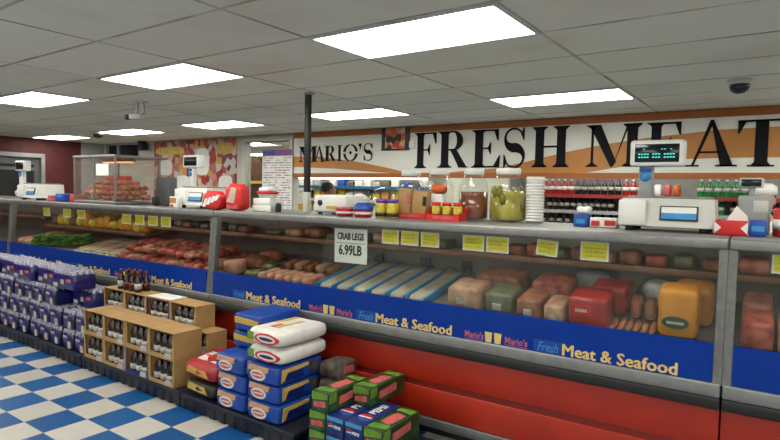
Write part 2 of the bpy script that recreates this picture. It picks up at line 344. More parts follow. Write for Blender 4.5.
# ------------------------------------------------------------------ ceiling lights
lt = thing('ceiling_light', 'x', 'ceiling light', (0,0,0))
b = MB()
for a in ((-.605,.605,-.3,-.275),(-.605,.605,.275,.3),(-.605,-.58,-.275,.275),(.58,.605,-.275,.275)): b.box(*a, -.012, 0, M['troffer'])
b.build('frame', lt)
b = MB(); b.box(-.575,.575,-.268,.268,-.009,-.001,M['lens']); b.build('diffuser', lt)
LX = [-11.513+2.437*i for i in range(8)]
LABEL = {(4,0):'largest lit ceiling panel, above the counter in front of the big sign lettering',
 (3,0):'bright lit ceiling panel just above the small white bracket camera',
 (2,0):'lit ceiling panel cut by the picture edge, above the door in the maroon wall',
 (4,1):'long thin lit ceiling panel close to the sign, above the letters S and H',
 (3,1):'lit ceiling panel right beside the top of the black pole',
 (2,1):'lit ceiling panel above the meat poster on the back wall',
 (1,1):'small lit ceiling panel beside the round black camera, above the glass snack case',
 (0,1):'smallest lit ceiling panel, in front of the maroon end wall'}
for j, y in enumerate((2.77, 5.205, 7.645, 10.08, .33, -2.11, -4.55, -6.99)):
    for i, x in enumerate(LX):
        if j in (2,3) and i > 6: continue
        lab = LABEL.get((i,j))
        if not lab: lab = 'lit fluorescent ceiling panel seen through the store beyond the sign' if j in (2,3) else 'lit fluorescent ceiling panel over the shopping floor behind the camera'
        place(lt, USED, (x+.07*(i<=2)*(2-i)*.5, y, CEIL), 0, lab, 'ceiling lights over the counter' if (i,j) in LABEL else 'ceiling lights beyond the sign' if j in (2,3) else 'ceiling lights over the shopping floor')

# ------------------------------------------------------------------ serif sign lettering
def ring(cx, cz, rx, rz, tx, tz, a0=0, a1=2*PI, n=28):
    P = []
    for k in range(n):
        p, q = a0+(a1-a0)*k/n, a0+(a1-a0)*(k+1)/n
        f = lambda a, ix, iz: (cx+(rx-ix)*math.cos(a), cz+(rz-iz)*math.sin(a))
        P.append([f(p,0,0), f(q,0,0), f(q,tx,tz), f(p,tx,tz)])
    return P
def R(x0,z0,x1,z1): return [(x0,z0),(x1,z0),(x1,z1),(x0,z1)]
def serif(x0, x1, z, up): 
    s = 1 if up else -1
    return [(x0,z),(x1,z),(x1,z+s*.035),(x0,z+s*.035)]
def fillet(xa, xb, z, up):   # little bracket either side of a stem
    s = 1 if up else -1
    return [[(xa-.07,z+s*.03),(xa,z+s*.03),(xa,z+s*.10)], [(xb,z+s*.03),(xb+.07,z+s*.03),(xb,z+s*.10)]]
def stem(xa, xb, wid=.12, bot=True, top=True):
    P = [R(xa,0,xb,1)]
    if bot: P += [serif(xa-wid,xb+wid,0,True)]+fillet(xa,xb,0,True)
    if top: P += [serif(xa-wid,xb+wid,1,False)]+fillet(xa,xb,1,False)
    return P
def curve_stroke(pts, ws):
    P = []
    out = []
    for i, p in enumerate(pts):
        a = pts[max(0,i-1)]; c = pts[min(len(pts)-1,i+1)]
        dx, dz = c[0]-a[0], c[1]-a[1]; l = math.hypot(dx,dz) or 1
        out.append(((p[0]-dz/l*ws[i]/2, p[1]+dx/l*ws[i]/2),(p[0]+dz/l*ws[i]/2, p[1]-dx/l*ws[i]/2)))
    for i in range(len(out)-1): P.append([out[i][0],out[i+1][0],out[i+1][1],out[i][1]])
    return P
def glyph(c):
    if c == 'F': return stem(.14,.42)+[R(.14,.955,.98,1),[(.98,1),(.98,.68),(.93,.70),(.82,.955)],R(.42,.49,.70,.53),[(.70,.34),(.70,.68),(.66,.64),(.60,.53),(.60,.49),(.66,.38)]]
    if c == 'E': return stem(.12,.40)+[R(.12,.955,.94,1),[(.94,1),(.94,.70),(.89,.72),(.78,.955)],R(.40,.49,.68,.53),[(.68,.34),(.68,.68),(.64,.64),(.58,.53),(.58,.49),(.64,.38)],R(.12,0,.97,.045),[(1,.32),(.96,.31),(.78,.045),(.98,0)]]
    if c == 'R': return stem(.12,.36)+[R(.30,.955,.56,1),R(.30,.47,.56,.51)]+ring(.54,.735,.30,.265,.20,.045,-PI/2,PI/2,16)+[[(.42,.49),(.62,.50),(.96,.03),(.72,0)],serif(.70,1.0,0,True)]
    if c == 'H': return stem(.10,.33,.09)+stem(.67,.90,.09)+[R(.33,.48,.67,.53)]
    if c == 'I': return stem(.30,.70,.28)
    if c == 'M': return stem(.10,.145,.09)+stem(.74,.92,.07)+[[(.06,1),(.27,1),(.56,.12),(.50,0),(.46,0)],[(.50,0),(.53,.10),(.78,1),(.74,1)]]
    if c == 'A': return [[(.48,1.02),(.54,1.02),(.95,0),(.70,0)],[(.48,1.02),(.52,.90),(.165,0),(.115,0)],R(.24,.29,.70,.335),serif(0,.28,0,True),serif(.60,1.02,0,True)]
    if c == 'T': return stem(.37,.63,.14,True,False)+[R(.02,.955,.98,1),[(.02,1),(.02,.70),(.06,.72),(.18,.955)],[(.98,1),(.98,.70),(.94,.72),(.82,.955)]]
    if c == 'O': return [q for k in range(4) for q in ring(.5,.5,.5,.51,.16,.07,PI/4+PI/2*k-.66,PI/4+PI/2*k+.66,9)]+[[(.5,.62),(.60,.5),(.5,.38),(.40,.5)]]
    if c == "'": return [ring(.5,.72,.42,.28,.42,.28)[i] for i in range(28)]+[[(.9,.7),(.60,.05),(.45,.0),(.45,.6)]]
    if c == 'S':
        pts, ws = [], []
        for k in range(29):
            t = k/28
            if t < .5:
                a = .35*PI*.5+(t/.5)*(1.5*PI-.18*PI*.5)-.1; pts.append((.48+.36*math.cos(a), .74+.24*math.sin(a)))
            else:
                a = PI/2-((t-.5)/.5)*(1.5*PI-.18*PI*.5); pts.append((.50+.38*math.cos(a), .265+.245*math.sin(a)))
            ws.append(.05+.19*math.exp(-((t-.5)/.17)**2))
        return curve_stroke(pts, ws)+[[(.86,1),(.90,1),(.90,.68),(.86,.70),(.76,.84)],[(.06,0),(.10,0),(.20,.16),(.10,.33),(.06,.34)]]
def word(name, letters, parent, m, t0, t1, org):
    b = MB()
    for c, x0, x1, z0, z1 in letters:
        for P in glyph(c): b.prism([(x0+(x1-x0)*u-org[0], z0+(z1-z0)*v-org[1]) for u, v in P], m, t0, t1)
    return b.build(name, parent)

bx0, by, bz0 = -6.5, BACK+.02, 1.955
bn = thing('store_banner', 'long white and orange sign board hanging above the meat counter, reading FRESH MEAT', 'sign', (bx0, by, bz0))
W = 8.6; HB = CEIL-bz0-.004
b = MB(); b.box(0, W, -.020, -.001, 0, HB, M['bannerw']); b.build('board', bn)
b = MB(); b.box(0, W, -.026, -.0202, HB-.085, HB, M['orange_d']); b.box(0, W, -.026, -.0202, 0, .062, M['orange_d']); b.build('border_stripe', bn)
def sw(top, bot):   # swoosh given as world-x/z outlines
    return [(x-bx0, z-bz0) for x, z in top]+[(x-bx0, z-bz0) for x, z in bot[::-1]]
b = MB()
b.prism(sw([(-6.5,2.285),(-6.1,2.275),(-5.6,2.235),(-5.1,2.17),(-4.6,2.085),(-4.28,2.02)], [(-6.5,2.12),(-6.1,2.105),(-5.6,2.085),(-5.1,2.05),(-4.6,2.018),(-4.28,2.016)]), M['orange'], -.0245, -.0202)
b.prism(sw([(-4.28,2.0185),(-3.6,2.03),(-3.0,2.075),(-2.6,2.15),(-2.1,2.26),(-1.7,2.33),(-1.3,2.385)], [(-4.28,2.016),(-3.6,2.0165),(-3.0,2.0168),(-2.6,2.017),(-2.1,2.017),(-1.88,2.02),(-1.3,2.12)]), M['orange'], -.0245, -.0202)
b.prism(sw([(-1.3,2.385),(-1.0,2.41),(-.6,2.445),(-.1,2.455),(.5,2.45),(1.2,2.42),(2.1,2.36)], [(-1.3,2.12),(-1.0,2.155),(-.6,2.165),(-.1,2.165),(.5,2.16),(1.2,2.14),(2.1,2.1)]), M['orange'], -.0245, -.0202)
b.build('swoosh_print', bn)
ORG = (bx0, bz0)
word('lettering', [('M',-6.383,-5.985,2.194,2.436),('A',-6.06,-5.831,2.194,2.43),('R',-5.835,-5.609,2.203,2.434),('I',-5.585,-5.485,2.201,2.438),('O',-5.461,-5.184,2.195,2.445),("'",-5.173,-5.112,2.364,2.455),('S',-5.082,-4.899,2.197,2.451)], bn, M['ink'], -.030, -.0248, ORG)
word('lettering', [('F',-4.198,-3.841,2.086,2.562),('R',-3.826,-3.38,2.089,2.566),('E',-3.323,-2.931,2.086,2.562),('S',-2.905,-2.588,2.078,2.567),('H',-2.526,-2.073,2.085,2.562)], bn, M['ink'], -.030, -.0248, ORG)
word('lettering', [('M',-1.89,-1.295,2.085,2.551),('E',-1.25,-.905,2.083,2.546),('A',-.878,-.429,2.081,2.539),('T',-.434,-.02,2.077,2.529)], bn, M['ink'], -.030, -.0248, ORG)
p = thing('food_photo', 'small colourful food picture fixed to the sign between the two words', 'picture', (-4.74, by-.0205, 2.335))
b = MB(); b.box(0,.47,-.03,-.012,0,.318,M['black'],.003); b.build('backing', p)
b = MB(); b.box(.07,.40,-.034,-.030,.02,.318,M['photo']); b.build('print', p)
b = MB(); b.box(.36,.56,-.028,-.012,.02,.12,M['bannerw'],.003); b.build('tab', p)

# back wall furniture
b = MB(); b.box(0, 2.50, -.012, 0, 0, 1.28, M['poster']); 
po = thing('meat_poster', 'large red and white collage poster of meats on the back wall', 'poster', (-10.38, BACK, 1.36))
b.build('print', po)
b = MB()
for x0,x1,z0,z1,m in ((.05,1.0,1.02,1.17,'yellowy'),(1.35,1.75,.62,1.12,'cardw'),(1.95,2.42,1.0,1.2,'bagyellow'),(.75,1.15,.35,.62,'cardw'),(2.02,2.4,.30,.62,'cardw'),(1.15,1.4,.45,.72,'pinkred'),(.2,.62,.62,.92,'bagwhite')):
    n = 14; b = MB(); b.prism([((x0+x1)/2+(x1-x0)/2*(abs(math.cos(a))**.6)*math.copysign(1,math.cos(a)), (z0+z1)/2+(z1-z0)/2*(abs(math.sin(a))**.6)*math.copysign(1,math.sin(a))) for a in [2*PI*k/n+.1 for k in range(n)]], M[m], -.0145, -.0122); b.build('printed_picture', po)
b = MB(); b.box(1.9, 2.46, -.016,-.0122, .12,.30,M['orange'])
b.build('printed_band', po)
# price list sheet hanging in the window
pl = thing('menu_sign', 'tall white price list sheet with rows of small print in the window', 'sheet', (-7.19, BACK-.035, 1.38))
b = MB(); b.box(0,.70,-.004,.0,0,.93,M['cardw']); b.build('sheet', pl)
b = MB(); b.box(0,.70,-.006,-.0042,.93-.01,1.02,M['purpleink']); b.box(.02,.30,-.0065,-.006,.94,1.0,M['bluebright']); b.build('heading', pl)
b = MB()
for r in range(22):
    x = .03
    while x < .64:
        wd = random.uniform(.03,.11)
        if random.random() < .72: b.box(x, min(.67,x+wd), -.0055,-.0042, .03+r*.0405, .03+r*.0405+.016, M[random.choice(['redink','midgray','purpleink','midgray'])])
        x += wd+.015
b.build('print', pl)
# small speaker, cameras
sp = thing('wall_speaker', 'small black speaker high on the pale back wall beside the poster', 'speaker', (-10.62, BACK, 2.49))
b = MB(); b.box(-.07,.07,-.16,-.03,0,.20,M['black'],.012,X=T(0,0,0,rx=.15)); b.build('cabinet', sp)
b = MB(); b.box(-.02,.02,-.04,0,.07,.13,M['darkgray']); b.build('bracket', sp)
for loc, lab, rr in (((-.335,5.04,CEIL),'black dome security camera on the ceiling above the letter T',.072), ((-9.62,4.98,CEIL),'small round black ceiling camera beside a far light panel',.085)):
    c = thing('dome_camera', lab, 'security camera', loc)
    b = MB(); b.lathe([(0,0),(rr*1.15,0),(rr*1.15,-.022),(rr*.98,-.035)][::-1], M['frame_w'], 20); b.build('housing', c)
    b = MB(); b.lathe([(rr*.96,-.03),(rr*.95,-.055),(rr*.78,-.082),(rr*.42,-.10),(0,-.105)][::-1], M['lcd'], 20); b.build('dome', c)
c = thing('bracket_camera', 'small cream camera on a ceiling bracket with a black lens', 'security camera', (-5.70,3.4,CEIL), .3)
b = MB(); b.box(-.06,.07,-.04,.04,-.012,0,M['frame_w'],.003); b.tube([(-.03,0,-.01),(-.035,0,-.09),(-.05,0,-.135)],.016,M['frame_w']); b.tube([(.045,0,-.01),(.06,0,-.06),(.055,0,-.13),(.0,0,-.15)],.007,M['midgray']); b.build('bracket', c)
b = MB(); b.box(-.13,.03,-.028,.028,-.185,-.135,M['lightgray'],.01); b.build('body', c)
b = MB(); b.lathe([(.0,0),(.028,0),(.03,.06),(.022,.065)], M['black'], 14, X=T(-.125,0,-.162,ry=-PI/2)); b.build('lens', c)
# pole
p = thing('power_pole', 'black square pole running from the meat counter up to the ceiling', 'pole', (-3.69,3.87,1.545), TH)
b = MB(); b.box(-.024,.024,-.024,.024,.19,CEIL-1.545-.02,M['black'],.004); b.build('upper_tube', p)
b = MB(); b.box(-.027,.027,-.027,.027,0,.19,M['frame_w'],.006); b.build('pole_foot', p)
b = MB(); b.box(-.03,.055,-.03,.03,CEIL-1.545-.02,CEIL-1.545,M['midgray'],.004); b.build('ceiling_plate', p)

# ------------------------------------------------------------------ meat display cases
def zdeck(dy): return .921+.164*dy/.88
TILT = math.atan(.164/.88)
def display_case(xa, xb, label, text_from, shelves=None):
    Wd = xb-xa
    t = thing('meat_display_case', label, 'display case', C(xa,0), TH, 'refrigerated meat display cases')
    g = .004
    b = MB(); b.box(g,Wd-g,.10,.86,0,.09,M['black']); b.build('toe_kick', t)
    b = MB(); b.box(g,Wd-g,-.012,.05,.09,.155,M['alu2'],.006); b.build('kick_rail', t)
    b = MB(); b.box(g,Wd-g,0,.06,.158,.365,M['red'],.004); b.box(g,Wd-g,.010,.06,.365,.41,M['red_d']); b.box(g,Wd-g,0,.06,.41,.632,M['red'],.004); b.build('base_panel', t)
    b = MB(); b.box(g,Wd-g,.06,.88,.09,.70,M['darkgray']); b.build('body_shell', t)
    b = MB(); b.box(g,Wd-g,-.035,.05,.632,.694,M['rubber'],.010); b.build('bumper', t)
    b = MB(); b.box(g,Wd-g,-.030,.06,.694,.77,M['alu'],.008); b.build('front_rail', t)
    b = MB(); b.box(.045,Wd-.045,-.022,-.012,.772,.985,M['blue']); b.build('blue_band', t)
    sl = .05/.72
    b = MB(); b.add([(.045,-.008,.772),(Wd-.045,-.008,.772),(Wd-.045,.055,1.487),(.045,.055,1.487),(.045,-.002,.772),(Wd-.045,-.002,.772),(Wd-.045,.061,1.487),(.045,.061,1.487)],[(0,1,2,3),(7,6,5,4),(0,4,5,1),(2,6,7,3),(1,5,6,2),(0,3,7,4)],M['glass']); b.build('front_glass', t)
    for xm in (.022, Wd-.022):
        b = MB(); b.add([(xm-.021,-.026,.765),(xm+.021,-.026,.765),(xm+.021,.028,1.487),(xm-.021,.028,1.487),(xm-.021,.03,.765),(xm+.021,.03,.765),(xm+.021,.083,1.487),(xm-.021,.083,1.487)],[(0,1,2,3),(7,6,5,4),(0,4,5,1),(2,6,7,3),(1,5,6,2),(0,3,7,4)],M['alu2']); b.build('glass_post', t)
    b = MB(); b.box(g,Wd-g,.012,.085,1.487,1.545,M['alu'],.010); b.build('counter_lip', t)
    b = MB(); b.box(g,Wd-g,.085,.92,1.52,1.545,M['alu'],.0); b.build('counter_top', t)
    b = MB(); b.add([(g,.0,.90),(Wd-g,.0,.90),(Wd-g,.88,.90),(g,.88,.90),(g,.0,.921),(Wd-g,.0,.921),(Wd-g,.88,1.085),(g,.88,1.085)],[(0,1,2,3),(7,6,5,4),(0,4,5,1),(2,6,7,3),(1,5,6,2),(0,3,7,4)],M['steel']); b.build('deck', t)
    b = MB(); b.box(g,Wd-g,.88,.92,.70,1.52,M['steel']); b.build('back_panel', t)
    for s0, s1, sz in (shelves or [(.02,Wd-.02,1.30)]):
        b = MB(); b.box(s0,s1,.46,.878,sz-.015,sz,M['steel']); b.build('shelf', t)
        b = MB(); b.box(s0,s1,.445,.459,sz-.028,sz+.012,M['brownstrip'],.003); b.build('shelf_edge', t)
    b = MB(); b.tube([(.12,.16,1.497),(Wd-.12,.16,1.497)],.014,M['tube'],8); b.build('lamp_tube', t)  # unseen tube, added to light the inside of the case
    # printed strip along the foot of the blue band
    y0 = -.0235
    x = text_from
    per = 1.39
    k = 0
    while x < xb:
        def ins(a, w): return a-xa > .06 and a+w-xa < Wd-.06
        if ins(x,.635): text('lettering','Meat & Seafood',.098,M['yellow'],t,(x-xa,y0,.779),heavy=.0028,width=.635)
        if ins(x-.155,.13): text('script_lettering','Fresh',.085,M['skyblue'],t,(x-.155-xa,y0,.782),shear=.35,width=.13)
        if ins(x+.74,.16): text('logo_print',"Mario's",.06,M['pinkred'],t,(x+.735-xa,y0,.79),bold=.001,width=.135); MB().box(x+.735-xa,x+.87-xa,y0-.001,y0,.776,.783,M['purpleink']).build('logo_underline', t)
        for cx in (x+.905, x+.97):
            if ins(cx-.03,.06): MB().prism([(cx-.020-xa,.776),(cx+.020-xa,.776),(cx+.026-xa,.845),(cx-.026-xa,.845)],M['yellow'],y0-.001,y0).build('cup_print', t)
        if ins(x+1.02,.17): text('logo_print',"Mario's",.06,M['pinkred'],t,(x+1.02-xa,y0,.79),bold=.001,width=.15); MB().box(x+1.02-xa,x+1.17-xa,y0-.001,y0,.776,.783,M['purpleink']).build('logo_underline', t)
        if ins(x-.18,.20): MB().box(x-.18-xa,x-.0-xa,y0+.0006,y0+.0012,.774,.852,M['blue_l']).build('pale_patch', t)
        x += per; k += 1
    return t
X3, X2, X1 = -8.40, -4.36, -.24
display_case(-12.05, X3, 'end section of the meat case against the maroon wall', -12.05+.4)
display_case(X3, X2, 'meat case section behind the stacked bottles and kraft cartons, holding fruit-coloured packs', -8.03, [(.02,2.33,1.20),(2.35,X2-X3-.02,1.30)])
display_case(X2, X1, 'long meat case section holding the blue-edged fish trays, with red base panel', -5.255+1.39)
display_case(X1, 3.6, 'meat case section cut off by the picture edge, holding pink meat', -.24+.72)

# price cards behind the glass
def card(x, label, group, w=.15, h=.105, z=1.363, roll=0):
    t = thing('price_card', label, 'price card', C(x+.008, .072, z), TH, group, ry=roll)
    b = MB(); b.box(0,w,-.002,.002,0,h,M['cardw']); b.build('holder', t)
    b = MB(); b.box(.010,w-.010,-.004,-.0022,.012,h-.006,M['cardy']); b.build('face', t)
    b = MB()
    for r in range(3):
        x0 = .022+random.random()*.01
        while x0 < w-.04:
            q = random.uniform(.012,.03); b.box(x0,min(w-.02,x0+q),-.0048,-.0042,.025+r*.024,.033+r*.024,M['bagyellow']); x0 += q+.008
    b.build('print', t)
    return t
gx = 'yellow price cards hanging under the counter lip'
for i,(x) in enumerate((-2.505,-2.335,-2.165)): card(x, f'yellow price card in a white holder, {ORD[i]} of three below the brown cardboard boxes', gx)
for i,(x) in enumerate((-1.83,-1.655)): card(x, f'yellow price card, {ORD[i]} of the pair hanging below the big jars', gx, .16)
card(-1.31, 'yellow price card curling a little, alone below the white stack of cups', gx, .135, .10, 1.375, .08)
card(-1.03, 'yellow price card, largest one, below the blue box beside the big scale', gx, .165, .115, 1.362)
card(-.055, 'yellow price card past the last case post, cut by the picture edge', gx, .15, .10, 1.375)
for i,x in enumerate((-7.66,-7.17,-6.85)): card(x, f'small yellow price card, {ORD[i]} of three under the far white scale', gx, .17, .10, 1.36)
for i,x in enumerate((-5.93,-5.69,-5.46,-5.24)): card(x, f'yellow price card, {ORD[i]} of four hanging under the glass snack case', gx, .16, .105, 1.345)
s = thing('price_sign', 'white paper sign reading CRAB LEGS 6.99LB taped inside the case glass', 'sign', C(-2.945,.062,1.185), TH, None, ry=-.01)
b = MB(); b.box(0,.32,-.0025,.0,0,.27,M['cardw']); b.build('paper', s)
text('lettering','CRAB LEGS',.075,M['ink'],s,(.03,-.004,.185),bold=.002,width=.26)
text('lettering','6.99LB',.11,M['ink'],s,(.045,-.004,.065),bold=.0025,width=.225)
b = MB(); b.box(.02,.30,-.0032,-.0026,.155,.159,M['ink']); b.build('rule', s)

# ------------------------------------------------------------------ food in the cases
def lump(name, m, w, d, h, loc, label, cat, group, rz=0, amp=.02, fr=9, e=.6, rx=0, nu=18, nv=9):
    b = MB(); b.sup(w,d,h,M[m],e,e,nu,nv,amp=amp,fr=fr,seed=random.random()*20)
    o = b.build(name, None, loc)
    o.rotation_euler = (Matrix.Rotation(TH,3,'Z') @ Matrix.Rotation(rx,3,'X') @ Matrix.Rotation(rz,3,'Z')).to_euler()
    return tag(o,label,cat,group)
def on(x, dy, lift=0): return C(x, dy, zdeck(dy)+lift)
# fish trays between blue dividers
n = 7
for i in range(n):
    x = -3.14+i*.172
    o = tag(MB().box(-.011,.011,0,.76,.002,.058,M['cyan'],.003).build('tray_divider',None,on(x,.07,.001),(TILT,0,TH)), f'bright blue tray edge, {ORD[i]} of seven along the pale fish fillets','divider','blue dividers between the fish trays')
    if i < n-1:
        t = thing('fish_tray', f'shallow tray of pale fillets between the blue edges, {ORD[i]} from the crab sign', 'tray', on(x+.086,.07,.001), TH, 'trays of pale fillets', rx=TILT)
        b = MB(); b.box(-.073,.073,.0,.74,0,.008,M['alu']); b.box(-.073,-.070,.0,.74,.008,.03,M['alu']); b.box(.070,.073,.0,.74,.008,.03,M['alu']); b.build('tray', t)
        b = MB()
        b.sup(.138,.73,.044,M['tray'],.25,.4,20,8,X=T(0,.37,.0085),amp=.005,fr=16,seed=i)
        b.build('fillet', t)
b_ = 0
for i,(x,dy) in enumerate(((-3.05,.848),(-2.55,.848),(-2.15,.848))):
    t = thing('tray_sign', f'small dark tag standing behind the fish trays, {ORD[i]} of three', 'tag', on(x,dy,.005), TH, 'dark tags behind the fish trays')
    b = MB(); b.box(-.05,.05,-.004,.004,.015,.10,M['black']); b.build('plate', t)
    b = MB(); b.box(-.03,.03,-.02,.02,0,.015,M['alu']); b.build('foot', t)
# slabs: first stretch of the long case
for i,(x,dy,w,d,h,m) in enumerate(((-4.19,.15,.20,.16,.14,'meat3'),(-4.16,.37,.26,.18,.12,'meat4'),(-4.16,.60,.26,.18,.12,'meat4'),(-3.92,.14,.16,.15,.07,'olive'),(-3.92,.34,.16,.17,.09,'olive'))):
    lump('meat_slab' if m!='olive' else 'wrapped_meat', m, w,d,h, on(x,dy,.004), ('brown roast meat slab beside the tall aluminium post' if m!='olive' else 'dull olive wrapped pack lying beside the brown roasts'), 'meat', 'brown roasts in the long case' if m!='olive' else 'olive packs in the long case', rx=TILT)
for i in range(6):
    x = -3.77+.104*i; lump('chicken_piece','meat2' if i%2 else 'meat3',.082,.22,.075,on(x,.17,.006), 'pale raw chicken piece in the row leading to the crab sign','chicken','raw chicken pieces', rz=-.35, rx=TILT, amp=.010, fr=14)
for i in range(5):
    x = -3.76+.125*i; lump('chicken_piece','meat3' if i%2 else 'meat4',.105,.18,.085,on(x,.46,.006), 'darker cooked chicken piece in the back row before the crab sign','chicken','cooked chicken pieces', rx=TILT, amp=.010, fr=14)
# wrapped bundles
def bundle(x, dy, w, d, h, m, label, group, wrapm=None, cat='wrapped meat', name='wrapped_meat', lift=.002):
    t = thing(name, label, cat, on(x,dy,lift), TH, group, rx=TILT)
    b = MB(); b.sup(w,d,h,M[m],.22,.28,28,10,amp=.014,fr=11,seed=x*7); b.build('contents', t)
    b = MB(); b.box(-w*.20,w*.12,-d/2-.004,-d/2+.006,h*.30,h*.58,M[wrapm or 'labelw'],.001); b.build('pack_label', t)
    return t
bundle(-1.80,.19,.25,.25,.17,'meat3','tan wrapped roast beside the last blue tray edge',None)
bundle(-1.54,.18,.20,.24,.16,'olive','olive-gray wrapped roast, next after the tan wrapped one',None)
bundle(-1.68,.50,.34,.26,.17,'meat4','brown wrapped roast behind the tan and olive ones',None)
bundle(-1.328,.18,.165,.26,.15,'meat4','rust-brown wrapped pack before the red package',None)
bundle(-1.29,.50,.26,.26,.17,'meat','dark red pack standing behind the rust-brown one',None)
bundle(-1.168,.17,.13,.24,.13,'meat3','narrow tan wrapped pack touching the red package',None)
t = thing('red_meat_package','bright red boxed meat package leaning in the case, with a white logo','package',on(-.965,.19,.002),TH,None,rx=TILT)
b = MB(); b.box(-.115,.115,-.12,.12,0,.20,M['redpack'],.022); b.build('box', t)
b = MB(); b.box(-.08,.02,-.123,-.1195,.09,.15,M['hot']); b.box(-.07,.0,-.125,-.1232,.11,.13,M['labelw']); b.build('logo_print', t)
bundle(-.905,.47,.24,.24,.18,'redpack','red wrapped pack behind the bright red package',None)
for i in range(6):
    x = -.825+.043*i
    tag(MB().tube([(0,0,.024),(.004,.10,.025),(0,.19,.024)],[.014,.0195,.014],M['sausage' if i%2 else 'meat4'],10).build('sausage',None,on(x,.075,.003+.0),(TILT,0,TH)),f'brown sausage link, {ORD[i]} in the row before the orange package','sausage','sausages in the long case')
for i in range(3):
    x = -.735+.083*i
    lump('ham_piece','meat2' if i!=1 else 'meat3',.068,.15,.13,on(x,.38,.006),'pinkish ham piece behind the sausages','meat','ham pieces behind the sausages',rx=TILT,amp=.006)
for k,(x,dy,lab) in enumerate(((-.475,.208,'tall orange package with a dark green oval label in the case corner'),(-.42,.425,'orange package standing behind the one with the oval label'))):
    t = thing('orange_package',lab,'package',on(x,dy,.006),TH,'orange packages in the case corner',rx=TILT)
    b = MB(); b.sup(.21,.20,.29 if k==0 else .245,M['cheese'],.3,.28,28,12,amp=.006,fr=10); b.build('pack', t)
    if k == 0:
        b = MB(); b.prism([(.07*math.cos(a)-.01,.10+.036*math.sin(a)) for a in [2*PI*i/20 for i in range(20)]],mat('dark_green_oval',(.02,.06,.03),.4),-.106,-.0985); b.build('oval_label', t)
        b = MB(); b.box(-.055,.035,-.1075,-.1062,.092,.108,M['labelw']); b.build('label_print', t)
for x,dy,w,h,lab in ((-1.10,.74,.24,.16,'crumpled clear plastic bag behind the rust-brown packs'),(-.64,.62,.20,.17,'crumpled clear plastic bag behind the sausages and ham')):
    lump('plastic_bag','plasticbag',w,.16,h,on(x,dy,.006),lab,'bag','plastic bags in the long case',amp=.022,fr=14,e=.8,rx=0)
# small shelf goods, long case
for i in range(9):
    x = -1.62+.16*i
    b = MB(); b.sup(.13,.22,.085+.02*(i%2),M[['meat4','meat','olive','meat4','meat3'][i%5]],.35,.5,16,8,amp=.006)
    tag(b.build('shelf_pack',None,C(x,.60,1.301),(0,0,TH)),f'small dark meat pack, {ORD[i]} along the upper shelf of the long case','wrapped meat','packs on the upper shelf of the long case')
for i in range(8):
    x = -4.1+.26*i
    b = MB(); b.sup(.20,.24,.06+.025*(i%3),M[['olive','meat3','meat4','olive'][i%4]],.35,.5,16,8,amp=.006)
    tag(b.build('shelf_pack',None,C(x,.62,1.301),(0,0,TH)),f'flat gray-brown pack, {ORD[i]} from the tall post on the upper shelf','wrapped meat','flat packs on the upper shelf')
# section past the last post
for i in range(10):
    if i == 6: continue
    x = -.095+.165*(i%5); dy = .20+.29*(i//5)
    b = MB(); b.sup(.15,.26,.17,M['meat2' if i%3 else 'meat'],.25,.35,18,9,amp=.004,fr=12,seed=i)
    tag(b.build('meat_block',None,on(x,dy,.007),(TILT,0,TH)),'wrapped block of pink meat in the case past the last post','meat','pink meat blocks')
bt = thing('sauce_bottle','dark sauce bottle standing among the pink meat past the last post','bottle',on(.072,.385,.013),TH)
b = MB(); b.lathe([(.001,0),(.045,0),(.048,.02),(.048,.17),(.02,.23),(.018,.27)],M['bottle'],16); b.build('body', bt)
b = MB(); b.lathe([(.021,.268),(.021,.295),(.001,.296)],M['black'],12); b.build('cap', bt)
for i in range(4):
    x = -.12+.20*i
    tag(MB().sup(.18,.24,.11,M['meat4' if i%2 else 'meat2'],.35,.5,16,8,amp=.01,seed=i).build('shelf_pack',None,C(x,.62,1.301),(0,0,TH)),'brown meat pack on the upper shelf past the last post','wrapped meat','upper shelf packs past the last post')
# left-hand case: red meat, fish, greens, yellow and orange packs
k = 0
for lay, rows, cols, st in ((0,4,11,0.),(1,3,10,.07)):
    for r_ in range(rows):
        for i in range(cols):
            x = -5.95+.143*i+st+random.uniform(-.006,.006); dy = .115+.138*r_+st*.9; k += 1
            h = random.uniform(.05,.085)
            lump('beef_chunk',('meat','meat','meat2','meat4','meat')[k%5],.122,.115,h,on(x,dy,.006+.088*lay),'raw red beef chunk in the heap beside the tall post','meat','raw beef chunks',rz=random.choice((0,PI/2,PI,-PI/2)),amp=.018,fr=18,rx=TILT,nu=16,nv=8)
for i in range(7):
    x = -6.93+.135*i
    t = thing('fish_strip_tray',f'narrow tray of pale fish beside the green leaves, {ORD[i]} in the row','tray',on(x,.10,.001),TH,'narrow fish trays',rx=TILT)
    b = MB(); b.box(-.06,.06,0,.62,0,.008,M['white']); b.box(-.06,-.056,0,.62,.008,.03,M['white']); b.box(.056,.06,0,.62,.008,.03,M['white']); b.build('tray', t)
    b = MB(); b.sup(.105,.58,.045,M['tray' if i%2 else 'meat3'],.4,.5,14,6,X=T(0,.31,.0085),amp=.004,fr=18,seed=i); b.build('fillet', t)
for i in range(6):
    x = -7.86+.148*i
    b = MB()
    for k in range(8):
        b.sup(.125,.17,.02,M['leaf'],.9,1,10,4,X=T(random.uniform(-.006,.006),random.uniform(-.03,.03),.016+.016*k,rz=random.uniform(-.12,.12),rx=random.uniform(-.2,.2)),amp=.004,fr=20,seed=k)
    tag(b.build('lettuce_bunch',None,on(x,.15+.04*i,.012),(TILT,0,TH)),f'bunch of green leaf garnish in the farther case, {ORD[i]} along its strip','greens','green leaf garnish')
for i,(x,dy) in enumerate(((-8.24,.17),(-8.05,.17),(-8.24,.52),(-8.05,.52))):
    lump('pork_slab',('meat2','meat3')[i%2],.16,.26,.10,on(x,dy,.006),f'flat pinkish-tan pork slab beyond the green leaves, {ORD[i]} of four','meat','pork slabs',rx=TILT,amp=.012)
